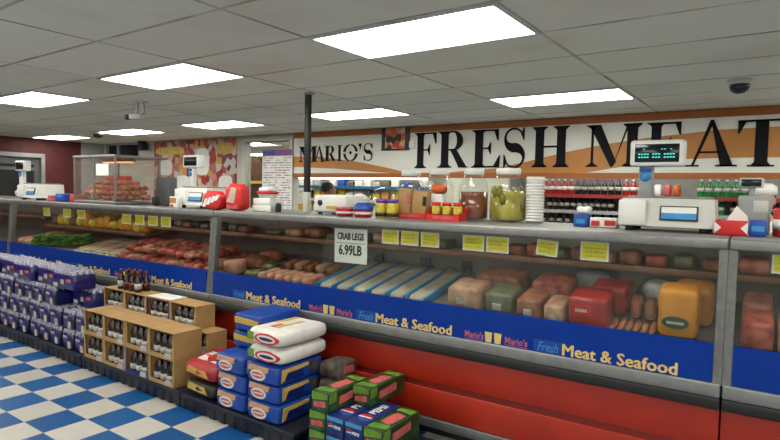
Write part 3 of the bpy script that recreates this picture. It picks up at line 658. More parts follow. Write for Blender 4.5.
for r in range(2):
    for i in range(14):
        x = -8.22+.158*i+.04*r
        b = MB(); b.sup(.15,.16,.13+.03*((i+r)%3),M[('yellowy','orangey')[(i*2+r)%3>0] if i>4 else ('yellowy','brownstrip')[(i+r)%3==0]],.7,.7,14,8,amp=.012,fr=12,seed=i)
        tag(b.build('citrus_pack',None,C(x,.54+.18*r,1.201),(0,0,TH)), f'yellow-orange pack on the upper shelf, {("front","back")[r]} row, {ORD[i]} from the far end','pack','yellow and orange packs on the upper shelf')
for i in range(9):
    x = -5.72+.15*i
    b = MB(); b.sup(.13,.2,.07+.02*(i%2),M[['black','olive','meat4'][i%3]],.35,.5,14,8,amp=.006)
    tag(b.build('shelf_pack',None,C(x,.60,1.301),(0,0,TH)),f'small dark pack after the yellow ones on the upper shelf, {ORD[i]} in line','wrapped meat','dark packs after the yellow ones')
# ------------------------------------------------------------------ on the counter
ZT = 1.546
def deli_scale(label, x, y, group, w=.54, d=.34, h=.205, rz=0, headh=.40, wide=True, text_on=True, nx=-.155, hs=1., ny=0.):
    t = thing('deli_scale', label, 'scale', (x,y,ZT), TH+rz, group)
    b = MB()
    b.add([(-w/2,-d/2,.03),(w/2,-d/2,.03),(w/2,d/2,.03),(-w/2,d/2,.03),(-w/2+.012,-d/2+.035,h),(w/2-.012,-d/2+.035,h),(w/2-.012,d/2,h),(-w/2+.012,d/2,h)],[(3,2,1,0),(4,5,6,7),(0,1,5,4),(1,2,6,5),(2,3,7,6),(3,0,4,7)],M['lightgray'] if wide else M['white'])
    b.box(-w/2-.004,-w/2+.16,-d/2-.012,-d/2+.05,.028,h-.012,M['white'],.012,X=T(0,0,0))
    b.build('body', t)
    b = MB(); b.box(-w/2+.04,w/2-.03,-d/2+.05,d/2-.02,h,h+.014,M['steel'],.004); b.build('weighing_plate', t)
    for sx in (-1,1):
        for sy in (-1,1): MB().cyl(sx*(w/2-.06),sy*(d/2-.05),0,.032,.028,M['black']).build('foot', t)
    X = T(-.028,-d/2+.012,.115,rx=-.19)
    b = MB(); b.box(-.005,.205,-.008,.004,-.045,.045,M['black'],.003,X=X); b.box(.004,.196,-.0095,-.008,0,.037,M['cardw'],X=X); b.box(.004,.196,-.0095,-.008,-.037,0,M['skyblue'],X=X); b.build('front_label', t)
    N = T(nx,d/2-.10+ny,0)
    b = MB(); b.box(-.043*hs,.043*hs,-.03,.03,h if ny==0 else .03,headh,M['midgray' if wide else 'white'],.008,X=N); b.build('neck', t)
    b = MB(); b.lathe([(.001,0),(.034*hs,0),(.034*hs,.006),(.001,.007)],M['skyblue'],16,X=N@T(0,-.0305,h+.135*(headh/.40)**2,rx=PI/2)); b.box(-.036*hs,.036*hs,-.037,-.031,headh-.035,headh-.010,M['bluebright'],X=N); b.build('badge', t)
    Hd = N@T((.065 if wide else .02),0,headh)@Matrix.Diagonal((hs,hs,hs,1))
    b = MB(); b.box(-.163,.163,-.06,.05,0,.172,M['white'],.018,X=Hd); b.build('display_head', t)
    b = MB(); b.box(-.132,.132,-.066,-.0585,.028,.145,M['lcd'],.004,X=Hd); b.build('display_screen', t)
    if text_on:
        b = MB()
        for k in range(13):
            if k in (4,8): continue
            x0 = -.11+.017*k
            for z0 in (.055,.075): b.box(x0,x0+.012,-.0672,-.0664,z0,z0+.008,M['seg'],X=Hd)
        for k in (1,7,8,10): b.box(-.10+.018*k,-.09+.018*k,-.0672,-.0664,.108,.114,M['seg'],X=Hd)
        b.build('display_digits', t)
    return t
deli_scale('big pale counter scale with lit green digits on its raised display', -.615, 3.98, 'counter scales', headh=.412)
deli_scale('white label scale with dark display behind the red striped bags', -4.90, 3.62, 'counter scales', w=.46, wide=False, text_on=False, headh=.415, nx=-.27, hs=.78)
deli_scale('farthest white scale, standing in front of the gray door', -8.02, 3.40, 'counter scales', w=.50, wide=False, text_on=False, headh=.375, nx=-.30, hs=.80, ny=-.16)
t = thing('label_printer','small gray printer scale with a black display behind the blue tape box','scale',(-.165,4.17,ZT),TH)
b = MB(); b.box(-.085,.085,-.09,.09,0,.235,M['midgray'],.01); b.build('body', t)
b = MB(); b.box(-.005,.07,-.094,-.0885,.13,.205,M['lightgray'],.003); b.build('keypad', t)
b = MB(); b.box(-.03,.0,-.02,.02,.235,.285,M['midgray'],.004); b.build('neck', t)
b = MB(); b.box(-.085,.045,-.05,.04,.285,.345,M['lightgray'],.012); b.build('display_head', t)
b = MB(); b.box(-.075,.030,-.055,-.0485,.292,.335,M['lcd'],.003); b.build('display_screen', t)

# glass snack case with fried rinds
sc = thing('snack_case','clear glass snack case heaped with fried pork rinds on the counter','food case',(-6.45,3.56,ZT),TH)
cw, cd, ch = .86, .56, .52
b = MB(); b.box(-cw/2,cw/2,-cd/2,cd/2,0,.035,M['alu'],.006); b.build('base', sc)
for x in (-cw/2,cw/2-.018):
    for y in (-cd/2,cd/2-.018): MB().box(x,x+.018,y,y+.018,.035,ch,M['alu']).build('corner_post', sc)
MB().box(-.008,.008,-cd/2,-cd/2+.018,.035,ch,M['alu']).build('glazing_bar', sc)
b = MB(); b.box(-cw/2-.008,cw/2+.008,-cd/2-.008,cd/2+.008,ch,ch+.03,M['alu'],.006); b.build('lid', sc)
b = MB(); b.box(-cw/2+.018,cw/2-.018,-cd/2+.004,-cd/2+.010,.035,ch,M['acrylic']); b.box(-cw/2+.018,cw/2-.018,cd/2-.010,cd/2-.004,.035,ch,M['acrylic']); b.box(-cw/2+.004,-cw/2+.010,-cd/2+.018,cd/2-.018,.035,ch,M['acrylic']); b.box(cw/2-.010,cw/2-.004,-cd/2+.018,cd/2-.018,.035,ch,M['acrylic']); b.build('glass_panel', sc)
b = MB(); b.box(.05,.30,-cd/2-.001,-cd/2+.003,.32,.45,M['cardw']); b.build('notice', sc)
b = MB(); b.box(-.3,.34,-.03,.03,ch-.035,ch-.003,M['alu'],.006); b.box(-.26,.3,-.022,.022,ch-.04,ch-.0352,M['hotlamp']); b.build('heat_lamp', sc)
k = 0
for lay, cnt in enumerate(((7,4),(7,4),(6,4),(5,3),(3,2))):
    for ix in range(cnt[0]):
        for iy in range(cnt[1]):
            x = (ix-(cnt[0]-1)/2)*.107+random.uniform(-.004,.004)+.028*(-1)**lay*(1 if iy%2 else -.4); y = (iy-(cnt[1]-1)/2)*.104+random.uniform(-.003,.003)+.012*(-1)**lay; k += 1
            b = MB(); b.sup(random.uniform(.07,.092),.076,random.uniform(.050,.056),M['crispred' if x > -.02 and random.random()<.75 else 'crisp'],.85,.9,12,8,amp=.016,fr=30,seed=k*1.7)
            v = Matrix.Rotation(TH,3,'Z') @ Vector((x,y,0))
            o = b.build('fried_rind',None,(sc.location.x+v.x,sc.location.y+v.y,ZT+.043+lay*.057+random.uniform(0,.004)),(random.uniform(-.14,.14),random.uniform(-.14,.14),random.uniform(0,6.28)))
            tag(o,'golden to red fried pork rind heaped inside the glass snack case','snack','fried rinds in the snack case')

def boxthing(name, label, cat, x, y, w, d, h, m, group=None, bev=.006, z=ZT, rz=0, decos=()):
    t = thing(name, label, cat, (x,y,z), TH+rz, group)
    b = MB(); b.box(-w/2,w/2,-d/2,d/2,0,h,M[m],bev); b.build('body', t)
    for nm, x0,x1,z0,z1,mm in decos:
        b = MB(); b.box(x0,x1,-d/2-.0022,-d/2+.001,z0,z1,M[mm]); b.build(nm, t)
    return t
lump('plastic_bag','plasticbag',.16,.2,.15,(-8.72,3.48,ZT),'crumpled white bag beside the farthest scale at the picture edge','bag',None,amp=.05,e=.8)
boxthing('glove_box','bright blue carton on the counter between the far scale and a red box','box',-7.28,3.36,.20,.14,.10,'bluebright',decos=(('top_print',-.06,.06,.05,.085,'skyblue'),))
boxthing('film_box','red box on the counter next to the glass snack case','box',-7.02,3.40,.16,.15,.09,'hot',decos=(('label_print',-.05,.05,.03,.06,'pinkred'),))
boxthing('film_box','small red and white box in front of the farthest scale','box',-7.50,3.33,.09,.12,.07,'pinkred')
boxthing('gray_panel','tall dark gray panel standing behind the snack case','panel',-5.74,3.74,.26,.10,.315,'darkgray',bev=.012)
boxthing('black_spice_jar','small black container beside the gray panel','container',-5.66,3.56,.07,.07,.10,'black',bev=.02)
t = boxthing('spice_packet','white and orange packet standing before the second scale','packet',-5.0,3.365,.11,.07,.115,'cardw',decos=(('top_print',-.05,.05,.05,.10,'orange'),('label_print',-.04,.0,.01,.035,'hot')))
def chipbag(label, x, y, w, h, base, deco, rz=0, style=0):
    t = thing('snack_bag', label, 'bag', (x,y,ZT), TH+rz, 'striped snack bags on the counter')
    b = MB(); b.sup(w,.12,h,M[base],.4,.62,24,14,amp=.016,fr=18,seed=x*3); b.build('bag', t)
    b = MB()
    if style == 0:
        for k in range(4): b.prism([(-w*.36+k*.055,.03+.02*k),(-w*.36+k*.055+.036,.03+.02*k),(-w*.20+k*.055+.036,h*.62+.012*k),(-w*.20+k*.055,h*.62+.012*k)],M[deco],-.066,-.05)
    else:
        b.prism([(-w*.30,.08),(w*.12,.07),(w*.26,h*.84),(-w*.05,h*.88)],M[deco],-.067,-.05); b.prism([(-w*.33,.02),(w*.3,.02),(w*.3,.055),(-w*.33,.055)],M['pinkred'],-.062,-.045)
    b.build('stripe_print', t)
    b = MB(); b.box(-w*.40,w*.40,-.006,.006,h-.03,h+.006,M[base],.002); b.build('seal', t)
    return t
chipbag('slanted white bag with red stripes in front of the second scale', -4.44, 3.40, .26, .175, 'hot','cardw')
chipbag('taller red bag with a beige panel beside the striped bag', -4.185, 3.46, .24, .245, 'hot','tan', style=1)
t = thing('foam_tub','white lidded tub with red rim on top of white cartons','tub',(-3.94,3.61,ZT+.1255),TH)
b = MB(); b.lathe([(.001,0),(.075,0),(.09,.035),(.095,.04)],M['white'],18); b.build('cup', t)
b = MB(); b.lathe([(.097,.038),(.10,.062),(.001,.066)],M['hot'],18); b.build('rim', t)
b = MB(); b.lathe([(.085,.064),(.075,.095),(.03,.10),(.001,.10)],M['white'],18); b.build('lid', t)
for k in range(2): boxthing('white_carton', ('lower','upper')[k]+' white carton under the red-rimmed tub','box',-3.94,3.61,.235-.02*k,.16,.06,'white','white cartons by the price list',z=ZT+.0625*k)
boxthing('black_marker_cup','small black cup beside the white cartons under the price list','cup',-3.785,3.60,.035,.05,.085,'black',bev=.012)
# white scale seen from behind
t = thing('back_scale','white machine seen from behind with a round black hole beside the pole','scale',(-3.22,3.80,ZT),TH)
b = MB(); b.box(-.20,.17,-.13,.13,.015,.17,M['white'],.025); b.build('body', t)
b = MB(); b.lathe([(.001,0),(.026,0),(.026,.006),(.001,.007)],M['black'],16,X=T(-.12,-.1295,.10,rx=PI/2)); b.build('port', t)
b = MB(); b.box(-.05,.10,-.1335,-.129,.05,.075,M['bagyellow']); b.build('sticker', t)
for sx in (-.15,.12):
    for sy in (-.09,.09): MB().cyl(sx,sy,0,.02,.02,M['black']).build('foot', t)
def tub(label, x, y, r, h, body, lid, lidh=.03, group='small tubs on the counter'):
    t = thing('food_tub', label, 'tub', (x,y,ZT), TH, group)
    b = MB(); b.lathe([(.001,0),(r*.82,0),(r,h)],M[body],18); b.build('cup', t)
    b = MB(); b.lathe([(r*1.05,h-.005),(r*1.05,h+.012),(r*.7,h+lidh),(.001,h+lidh+.002)],M[lid],18); b.build('lid', t)
    b = MB(); b.lathe([(r*.905,h*.35),(r*.962,h*.65)],M['cardw'],18); b.build('label_band', t)
    return t
tub('small red tub with white band in front of the white machine', -2.985, 3.585, .075, .06, 'hot','pinkred',.018)
tub('small red tub with a blue lid beside the plastic dome', -2.805, 3.60, .08, .06, 'hot','bluebright',.055)
lump('plastic_bag','plasticbag',.16,.12,.19,(-3.20,4.08,ZT),'crumpled clear and gray bag behind the blue-lidded tub','bag',None,amp=.05,e=.8)
# clear dome on the counter
t = thing('cake_dome','large clear plastic dome standing behind the violet-lidded jars','dome',(-2.945,4.07,ZT),TH)
b = MB(); b.lathe([(.001,0),(.15,0),(.155,.012),(.001,.014)],M['white'],24); b.build('plate', t)
b = MB(); b.lathe([(.142,.015),(.145,.10),(.125,.17),(.08,.225),(.03,.245),(.001,.247)],M['jarglass'],24); b.build('cover', t)
def smalljar(label, x, y, group, r=.042, fill='pickleyel', lid='violet', h=.115):
    t = thing('small_jar', label, 'jar', (x,y,ZT), TH, group)
    b = MB(); b.lathe([(.001,0),(r*.95,0),(r,.01),(r,h*.75),(r*.75,h*.9)],M[fill],14); b.build('glass', t)
    b = MB(); b.lathe([(r*.95,h*.84),(r*.95,h*1.04),(.001,h*1.05)],M[lid],14); b.build('lid', t)
    b = MB(); b.lathe([(r*1.02,.012),(r*1.02,.042)],M['black'],14); b.build('label_band', t)
    return t
for i in range(2): smalljar(f'yellow jar with violet lid, {("farther from","closer to")[i]} the brown cardboard boxes', -2.655+.106*i, 3.645, 'violet-lidded jars', .05, h=.145)
# big jars
def bigjar(label, x, y, r, h, fill, fillz, solids, capm='white', solid_m='pickle', group='big lidded glass jars'):
    t = thing('pickle_jar', label, 'jar', (x,y,ZT), TH, group)
    b = MB(); b.lathe([(.001,.0),(r*.93,0),(r,.02),(r,h*.60),(r*.93,h*.70),(r*.68,h*.83),(r*.64,h*.90)],M['jarglass'],26); b.build('glass', t)
    if fill:
        b = MB(); b.lathe([(.001,.010),(r*.88,.010),(r*.955,.025),(r*.955,fillz),(.001,fillz)],M[fill],26); b.build('contents', t)
    for k in range(solids):
        a = k*2.4; b = MB(); b.sup(.07,.055,.10,M[solid_m],.9,.9,10,8,amp=.005); b.build('pickle', t, ((r*.955-.026)*math.cos(a),(r*.955-.026)*math.sin(a),.02+.052*(k%4)),(0,.4*math.sin(k),a))
    b = MB(); b.lathe([(r*.67,h*.885),(r*.69,h*.89),(r*.69,h*.985),(r*.64,h),(.001,h)],M[capm],24); b.build('lid', t)
    return t
bigjar('nearly empty big glass jar with white lid behind the cardboard boxes', -2.655, 4.07, .122, .395, 'tan', .05, 0)
bigjar('big glass jar with orange tub leaning before it, behind the red counter box', -2.375, 4.07, .122, .405, 'tan', .04, 0)
bigjar('big white-lidded jar half full of dark red brine', -2.045, 4.05, .118, .405, 'brine_r', .225, 0)
bigjar('widest glass jar, full of yellow-green pickles, beside the white cup stack', -1.775, 4.10, .138, .41, 'brine_g', .235, 16)
# counter cartons of jars
def tray_of_jars(label, x, y, kraft, n, w):
    t = thing('counter_tray', label, 'display tray', (x,y,ZT), TH, 'red counter trays')
    b = MB(); b.box(-w/2,w/2,-.07,.07,0,.006,M['hot']); b.box(-w/2,w/2,-.07,-.064,.006,.046,M['hot']); b.box(-w/2,w/2,.064,.07,.006,.10,M['hot']); b.box(-w/2,-w/2+.006,-.064,.064,.006,.06,M['hot']); b.box(w/2-.006,w/2,-.064,.064,.006,.06,M['hot']); b.build('tray', t)
    b = MB(); b.box(-w*.32,w*.30,-.0722,-.0702,.014,.034,M['pinkred']); b.build('label_print', t)
    return t
tray_of_jars('low red counter tray holding the two brown cardboard boxes', -2.44, 3.78, True, 0, .30)
for i,(x,w,h,r) in enumerate(((-2.51,.115,.225,.05),(-2.375,.13,.21,-.18))):
    t = thing('kraft_pouch', ('taller upright brown cardboard box with a pink stripe, behind the leaning one','leaning brown cardboard box with a dark corner, next to the red jar tray')[i], 'box', (x,3.78,ZT+.014), TH, 'brown boxes in the red tray', ry=abs(r)*.5)
    b = MB(); b.box(-w/2,w/2,-.035,.035,.0,h,M['kraft'],.006); b.build('body', t)
    b = MB(); b.box(w/2-.035,w/2-.002,-.0375,-.034,h*.45,h*.8,M['pinkred' if i==0 else 'black']); b.build('side_print', t)
tray_of_jars('red counter tray with yellow jars in front of the dark red brine jar', -2.10, 3.72, False, 3, .27)
for i in range(3): smalljar(f'yellow-filled jar with red lid, {ORD[i]} of three in the red tray', -2.19+.09*i, 3.722+.003*i, 'red-lidded jars in the tray', .036, 'pickleyel','hot', .125).location.z = ZT+.0075
b_ = thing('jar_topper','white and orange folded packet standing between jar and tray','packet',(-2.285,3.895,ZT),TH)
b = MB(); b.box(-.05,.05,-.02,.02,0,.20,M['cardw'],.008); b.build('body', b_)
b = MB(); b.sup(.13,.08,.085,M['snackorange'],.6,.7,14,8,X=T(.01,0,.20),amp=.01); b.build('top', b_)
# white cups
t = thing('cup_stack','tall white stack of foam cups between the pickle jar and the shelves','cup stack',(-1.555,4.10,ZT),TH)
b = MB()
prof = [(.001,0),(.060,0)]
for k in range(15): prof += [(.064,.012+.022*k),(.071,.014+.022*k),(.071,.020+.022*k),(.066,.022+.022*k)]
prof += [(.066,.345),(.001,.345)]
b.lathe(prof,M['white'],22); b.build('cup', t)
# by the big scale
boxthing('glove_box','blue carton beside the left end of the big scale','box',-1.16,3.98,.095,.12,.085,'bluebright',decos=(('label_print',-.03,.03,.02,.05,'skyblue'),))
lump('paper_ball','cardw',.08,.07,.05,(-1.155,3.99,ZT+.0855),'crumpled white paper lying on the blue carton','paper',None,amp=.02,fr=20)
t = boxthing('film_box','long white and red box lying between blue carton and scale','box',-1.005,3.96,.17,.12,.065,'cardw',decos=(('label_print',-.075,-.02,.01,.045,'hot'),('end_print',.01,.08,.015,.05,'hot')))
t = boxthing('film_box','red box with white diamond ends beside the big scale','box',-.262,3.86,.165,.12,.085,'hot',rz=0)
b = MB()
for sx in (-1,1): b.prism([(sx*.083,.008),(sx*.083,.078),(sx*.048,.043)],M['cardw'],-.0625,-.0598)
b.build('diamond_print', t)
t = thing('paper_sheet','white sheet of paper standing folded on the red diamond box','paper',(-.235,3.87,ZT+.0855),TH+.1)
b = MB(); b.prism([(-.055,0),(.055,.0),(.05,.03),(-.005,.085)],M['cardw'],-.002,.0); b.prism([(-.055,0),(.055,0),(.03,.05)],M['cardw'],.012,.014,X=T(rx=-.2)); b.build('sheet', t)
boxthing('tape_box','blue carton beside the red diamond box near the picture edge','box',-.130,3.86,.082,.10,.092,'bluebright',decos=(('label_print',-.03,.03,.03,.06,'skyblue'),))
t = thing('red_canister','red canister at the picture edge, on the counter','canister',(-.005,3.98,ZT),TH)
b = MB(); b.lathe([(.001,0),(.055,0),(.058,.01),(.058,.15),(.05,.165),(.001,.168)],M['hot'],18); b.build('body', t)
b = MB(); b.lathe([(.0595,.04),(.0595,.10)],M['cardw'],18); b.build('label_band', t)

# ------------------------------------------------------------------ the store beyond the sign
def gondola(name,label,x0,x1,y0,levels,depth,mbody,cat='shelf unit'):
    t = thing(name,label,cat,((x0+x1)/2,y0,0))
    w = (x1-x0)/2
    b = MB(); b.box(-w,w,depth-.03,depth,0,2.05,M[mbody]); b.build('back_panel', t)
    for z in levels:
        b = MB(); b.box(-w,w,0,depth-.03,z-.03,z,M['shelfgray']); b.build('shelf', t)
        b = MB(); b.box(-w,w,-.012,-.001,z-.045,z+.005,M['redink' if z>1.7 else 'midgray']); b.build('price_rail', t)
    b = MB(); b.box(-w-.03,-w,0,depth,0,2.05,M['shelfgray']); b.box(w,w+.03,0,depth,0,2.05,M['shelfgray']); b.build('end_panel', t)
    return t
gondola('store_shelf','far shelf unit of drinks and snacks under the sign lettering',-3.6,.5,8.4,(1.02,1.30,1.54,1.775),.5,'shelfgray')
def sodabottle(m, capm):
    t = thing('drink_bottle','x','bottle',(0,0,0))
    b = MB(); b.lathe([(.001,0),(.048,0),(.052,.012),(.050,.10),(.052,.15),(.03,.205),(.016,.23),(.016,.24)],M[m],12); b.build('body', t)
    b = MB(); b.lathe([(.018,.232),(.018,.256),(.001,.257)],M[capm],10); b.build('cap', t)
    b = MB(); b.lathe([(.053,.075),(.053,.135)],M['labelw' if m!='colared' else 'cardw'],12); b.build('label_band', t)
    return t
pr = {k: sodabottle(*v) for k, v in dict(red=('colared','cardw'),dark=('coladark','redink'),green=('sodagreen','cardw'),dark2=('coladark','bagyellow')).items()}
def row(kind, x0, n, dx, y, z, lab, group, sc=1.):
    for i in range(n):
        o = place(pr[kind], USED, (x0+dx*i, y, z), 0, lab.format(ORD[i]), group)
        o.scale = (sc,sc,sc)
row('red',-3.05,5,.096,8.5,1.777,'red bottle on the far top shelf, {} in line after the cup stack','red bottles on the far top shelf',.88)
row('dark',-2.565,7,.096,8.5,1.777,'dark bottle on the far top shelf, {} in line after the red ones','dark bottles on the far top shelf',.88)
row('red',-1.885,3,.096,8.5,1.777,'red bottle on the far top shelf, {} in line just before the big scale','red bottles behind the big scale',.88)
row('green',-.94,6,.098,8.5,1.777,'bright green bottle on the far top shelf, {} in line past the big scale','green bottles on the far top shelf',.9)
row('dark2',-2.98,11,.09,8.5,1.542,'dark bottle on the far middle shelf, {} in line behind the blue carton','dark bottles on the far middle shelf',.78)
row('dark',-3.2,12,.125,8.5,1.302,'dark bottle on the far low shelf, {} in line','dark bottles on the far low shelf',.8)
row('green',-.92,3,.11,8.5,1.542,'green bottle on the far middle shelf, {} past the big scale','green bottles on the far middle shelf',.78)
row('dark',-.56,6,.11,8.5,1.542,'dark bottle on the far middle shelf, {} after the green ones','dark bottles after the green ones',.78)
for i in range(4):
    x = -1.60+.115*(i%4)+(.0 if i<4 else .0); z = 1.777 if i < 4 else 1.542
    b = MB(); b.sup(.10,.12,.16,M[('snackorange','cardw','pinkred','snackorange')[i%4]],.5,.5,12,8,amp=.01,seed=i)
    tag(b.build('snack_pack',None,(x+.02,8.52,z),(0,0,0)),f'orange or white snack pack, far {("top","middle")[i//4]} shelf, behind the scale neck, {ORD[i%4]} in line','snack','snack packs behind the scale')
for i in range(5):
    x = -2.6+.17*i
    b = MB(); b.sup(.15,.13,.10,M[('bagwhite','limebox','bagwhite','bluebright','bagyellow')[i]],.6,.6,12,8,amp=.01,seed=i)
    tag(b.build('snack_bag',None,(x,8.425,1.542),(0,0,0)) if 0 else b.build('snack_bag',None,(-1.86+.165*i,8.50,1.542),(0,0,0)),f'small bright bag on the far middle shelf, {ORD[i]} from the dark bottles','snack','small bags on the far middle shelf')
# cooler case far behind the white machine
cl = thing('wall_cooler','far white wall cooler with a blue stripe behind the pole','cooler',(-7.1,8.6,0))
b = MB(); b.box(-1.5,1.9,.55,.60,0,2.1,M['coolerwhite']); b.build('back_panel', cl)
b = MB(); b.box(-1.5,1.9,-.02,.55,2.02,2.14,M['coolerwhite']); b.build('canopy', cl)
b = MB(); b.box(-1.5,1.9,-.026,-.001,1.80,1.85,M['coolerblue']); b.build('blue_stripe', cl)
for z in (1.0,1.30,1.58,1.84):
    b = MB(); b.box(-1.5,1.9,.02,.55,z-.025,z,M['coolerwhite']); b.build('shelf', cl)
    b = MB(); b.box(-1.5,1.9,.0,.018,z-.04,z+.01,M['lightgray']); b.build('price_rail', cl)
b = MB(); b.tube([(-1.4,.06,2.0),(1.8,.06,2.0)],.014,M['tube'],8); b.build('lamp_tube', cl)
for z, grp in ((1.84,'top'),(1.58,'middle'),(1.30,'low')):
    for i in range(15):
        x = -8.45+.22*i
        m = (('bagwhite','darkgray','bagwhite','midgray','bagwhite','bluebright','olive') if grp=='top' else ('yellowy','bagwhite','yellowy','orangey','olive','cardw','yellowy'))[(i*3+int(z*10))%7]
        b = MB(); b.box(-.085,.085,0,.16,0,(.10 if grp=='top' else .15)+.02*(i%3),M[m],.015)
        tag(b.build('dairy_pack',None,(x,8.68,z+.001)),f'carton in the far white cooler, {grp} shelf, {ORD[i]} in line','pack','cartons in the far cooler')
# brown arched cabinet seen through the window
cb = thing('arched_cabinet','dark brown arched cabinet seen through the window beside the price list','cabinet',(-9.35,8.0,0))
b = MB(); pts = [(-.48,0),(.48,0),(.48,2.15)]+[(.48*math.cos(a),2.15+.28*math.sin(a)) for a in [PI*k/12 for k in range(1,12)]]+[(-.48,2.15)]
b.prism(pts,M['wood'],0,.5); b.build('body', cb)
b = MB(); b.box(-.1,.48,-.02,-.001,1.86,1.92,M['bagyellow']); b.build('yellow_band', cb)
b = MB(); b.lathe([(.001,0),(.05,0),(.05,.02),(.001,.021)],M['cardw'],12,X=T(-.18,-.001,1.88,rx=PI/2)); b.build('badge', cb)

# ------------------------------------------------------------------ people
def person(label, loc, rz, height, hair_m, skin_m, top_m, cap=False):
    root = thing('person', label, 'person', loc, rz)
    k = height/1.75
    J = [((0,0,.93),.15),((0,.0,1.10),.135),((0,.0,1.28),.155),((0,.005,1.42),.12),((0,0,1.50),.058),((0,-.01,1.56),.062),
         ((.10,0,.90),.095),((.10,.0,.50),.06),((.10,.0,.09),.042),((.10,-.13,.04),.038),((-.10,0,.90),.095),((-.10,.0,.50),.06),((-.10,.0,.09),.042),((-.10,-.13,.04),.038),
         ((.17,.0,1.40),.062),((.22,-.02,1.14),.043),((.18,-.22,1.05),.034),((-.17,.0,1.40),.062),((-.22,-.02,1.14),.043),((-.18,-.22,1.05),.034)]
    E = [(0,1),(1,2),(2,3),(3,4),(4,5),(0,6),(6,7),(7,8),(8,9),(0,10),(10,11),(11,12),(12,13),(3,14),(14,15),(15,16),(3,17),(17,18),(18,19)]
    V = [tuple(c*k for c in p) for p, _ in J]; Rr = [r*k for _, r in J]
    for s, hidx in ((1,16),(-1,19)):
        hx, hy, hz = V[hidx]
        V.append((hx-s*.01*k, hy-.085*k, hz-.005)); Rr.append(.030*k); pi_ = len(V)-1; E.append((hidx, pi_))
        for f, (ox, ln) in enumerate(((-.030,.060),(-.010,.075),(.010,.070),(.029,.055))):
            V.append((hx+ox*k, hy-.12*k, hz)); Rr.append(.011*k); E.append((pi_, len(V)-1))
            V.append((hx+ox*k, hy-.12*k-ln*.6*k, hz-.01)); Rr.append(.009*k); E.append((len(V)-2, len(V)-1))
            V.append((hx+ox*k, hy-.12*k-ln*k, hz-.03)); Rr.append(.008*k); E.append((len(V)-2, len(V)-1))
        V.append((hx-s*.045*k, hy-.07*k, hz-.01)); Rr.append(.012*k); E.append((hidx, len(V)-1))
        V.append((hx-s*.055*k, hy-.11*k, hz-.02)); Rr.append(.010*k); E.append((len(V)-2, len(V)-1))
    me = bpy.data.meshes.new('skeleton'); me.from_pydata(V, E, []); 
    o = bpy.data.objects.new('skeleton', me); COL.objects.link(o)
    sk = o.modifiers.new('Skin','SKIN'); o.modifiers.new('Sub','SUBSURF').levels = 1
    for i, r in enumerate(Rr): me.skin_vertices[0].data[i].radius = (r, r*(.72 if i in (1,2,3) else 1))
    me.skin_vertices[0].data[0].use_root = True
    bpy.context.view_layer.update()
    m2 = bpy.data.meshes.new_from_object(o.evaluated_get(bpy.context.evaluated_depsgraph_get())); bpy.data.objects.remove(o)
    b = MB(); vs = [tuple(v.co) for v in m2.vertices]
    A = [M[top_m], M['trousers'], M[skin_m]]
    for m in A: b.mi(m)
    fsk = {0:[],1:[],2:[]}
    for p in m2.polygons:
        c = p.center/k
        arm = abs(c.x) > .12 and c.y < -.20
        fsk[2 if (c.z > 1.48 or arm) else 1 if c.z < .92 else 0].append(tuple(p.vertices))
    bm = b.bm; bv = [bm.verts.new(v) for v in vs]
    for q, L in fsk.items():
        for f in L:
            fc = bm.faces.new([bv[i] for i in f]); fc.material_index = q; fc.smooth = True
    # head joined to the same mesh
    hz = 1.655*k
    b.sup(.150*k,.190*k,.235*k,M[skin_m],1,1,20,14,X=T(0,-.012*k,hz-.1175*k))
    b.sup(.026*k,.04*k,.05*k,M[skin_m],1,1,10,8,X=T(0,-.108*k,hz-.045*k))
    for s in (-1,1): b.sup(.02*k,.035*k,.06*k,M[skin_m],1,1,8,8,X=T(s*.077*k,.0,hz-.045*k))
    for s in (-1,1):
        b.sup(.03*k,.014*k,.014*k,M['cardw'],1,1,8,6,X=T(s*.032*k,-.098*k,hz+.0)); b.sup(.012*k,.006*k,.012*k,M['black'],1,1,8,6,X=T(s*.032*k,-.106*k,hz+.001))
    b.sup(.05*k,.012*k,.012*k,M['pinkred'],1,1,10,6,X=T(0,-.094*k,hz-.07*k))
    b.build('body', root)
    b = MB(); b.sup(.168*k,.20*k,.19*k,M[hair_m],1,1,20,12,X=T(0,.014*k,hz-.055*k),amp=.006,fr=14); b.build('hair', root)
    if cap:
        b = MB(); b.lathe([(.092*k,.02),(.094*k,.06),(.088*k,.10),(.05*k,.125),(.001,.13)],M['white'],20,X=T(0,-.004,hz+.02)); b.build('cap', root)
    return root
person('person with short black hair, mostly hidden behind the white machine by the pole', (-6.15,6.95,0), PI-.5, 1.86, 'hair','skin_dark','coat')
person('person in a white cap standing behind the small gray printer scale', (-.17,6.15,0), .1, 1.86, 'hair','skin','coat', True)

# ------------------------------------------------------------------ floor stock in front of the cases
PH, PYF = .12, 2.665
def pallet(label, x0, x1, y1=3.22, PH=.12):
    t = thing('floor_pallet', label, 'pallet', ((x0+x1)/2, PYF-.012, 0), 0, 'dark plastic pallets')
    w = (x1-x0)/2; d = y1-PYF
    b = MB(); b.box(-w,w,0,d,PH-.035,PH-.001,M['pallet'],.006)
    b.build('deck', t)
    b = MB(); n = max(4,int((x1-x0)/.11))
    for i in range(n):
        xx = -w+(2*w-.06)*i/(n-1)
        b.box(xx,xx+.06,.004,.05,0,PH-.034,M['pallet'],.004); b.box(xx,xx+.06,d-.05,d,0,PH-.034,M['pallet'])
    b.box(-w,w,.010,.03,.008,PH-.034,M['pallet'])
    b.build('foot_rib', t)
    return t
pallet('long dark pallet under the blue bottle packs', -8.05, -5.47, 3.14)
pallet('dark pallet under the kraft bottle cartons', -5.45, -3.89, 3.24)
pallet('dark pallet under the blue and white bags', -3.875, -2.62, 3.30)
pallet('dark pallet under the drink cartons, partly below the picture edge', -2.60, -1.70, 3.30, .062)

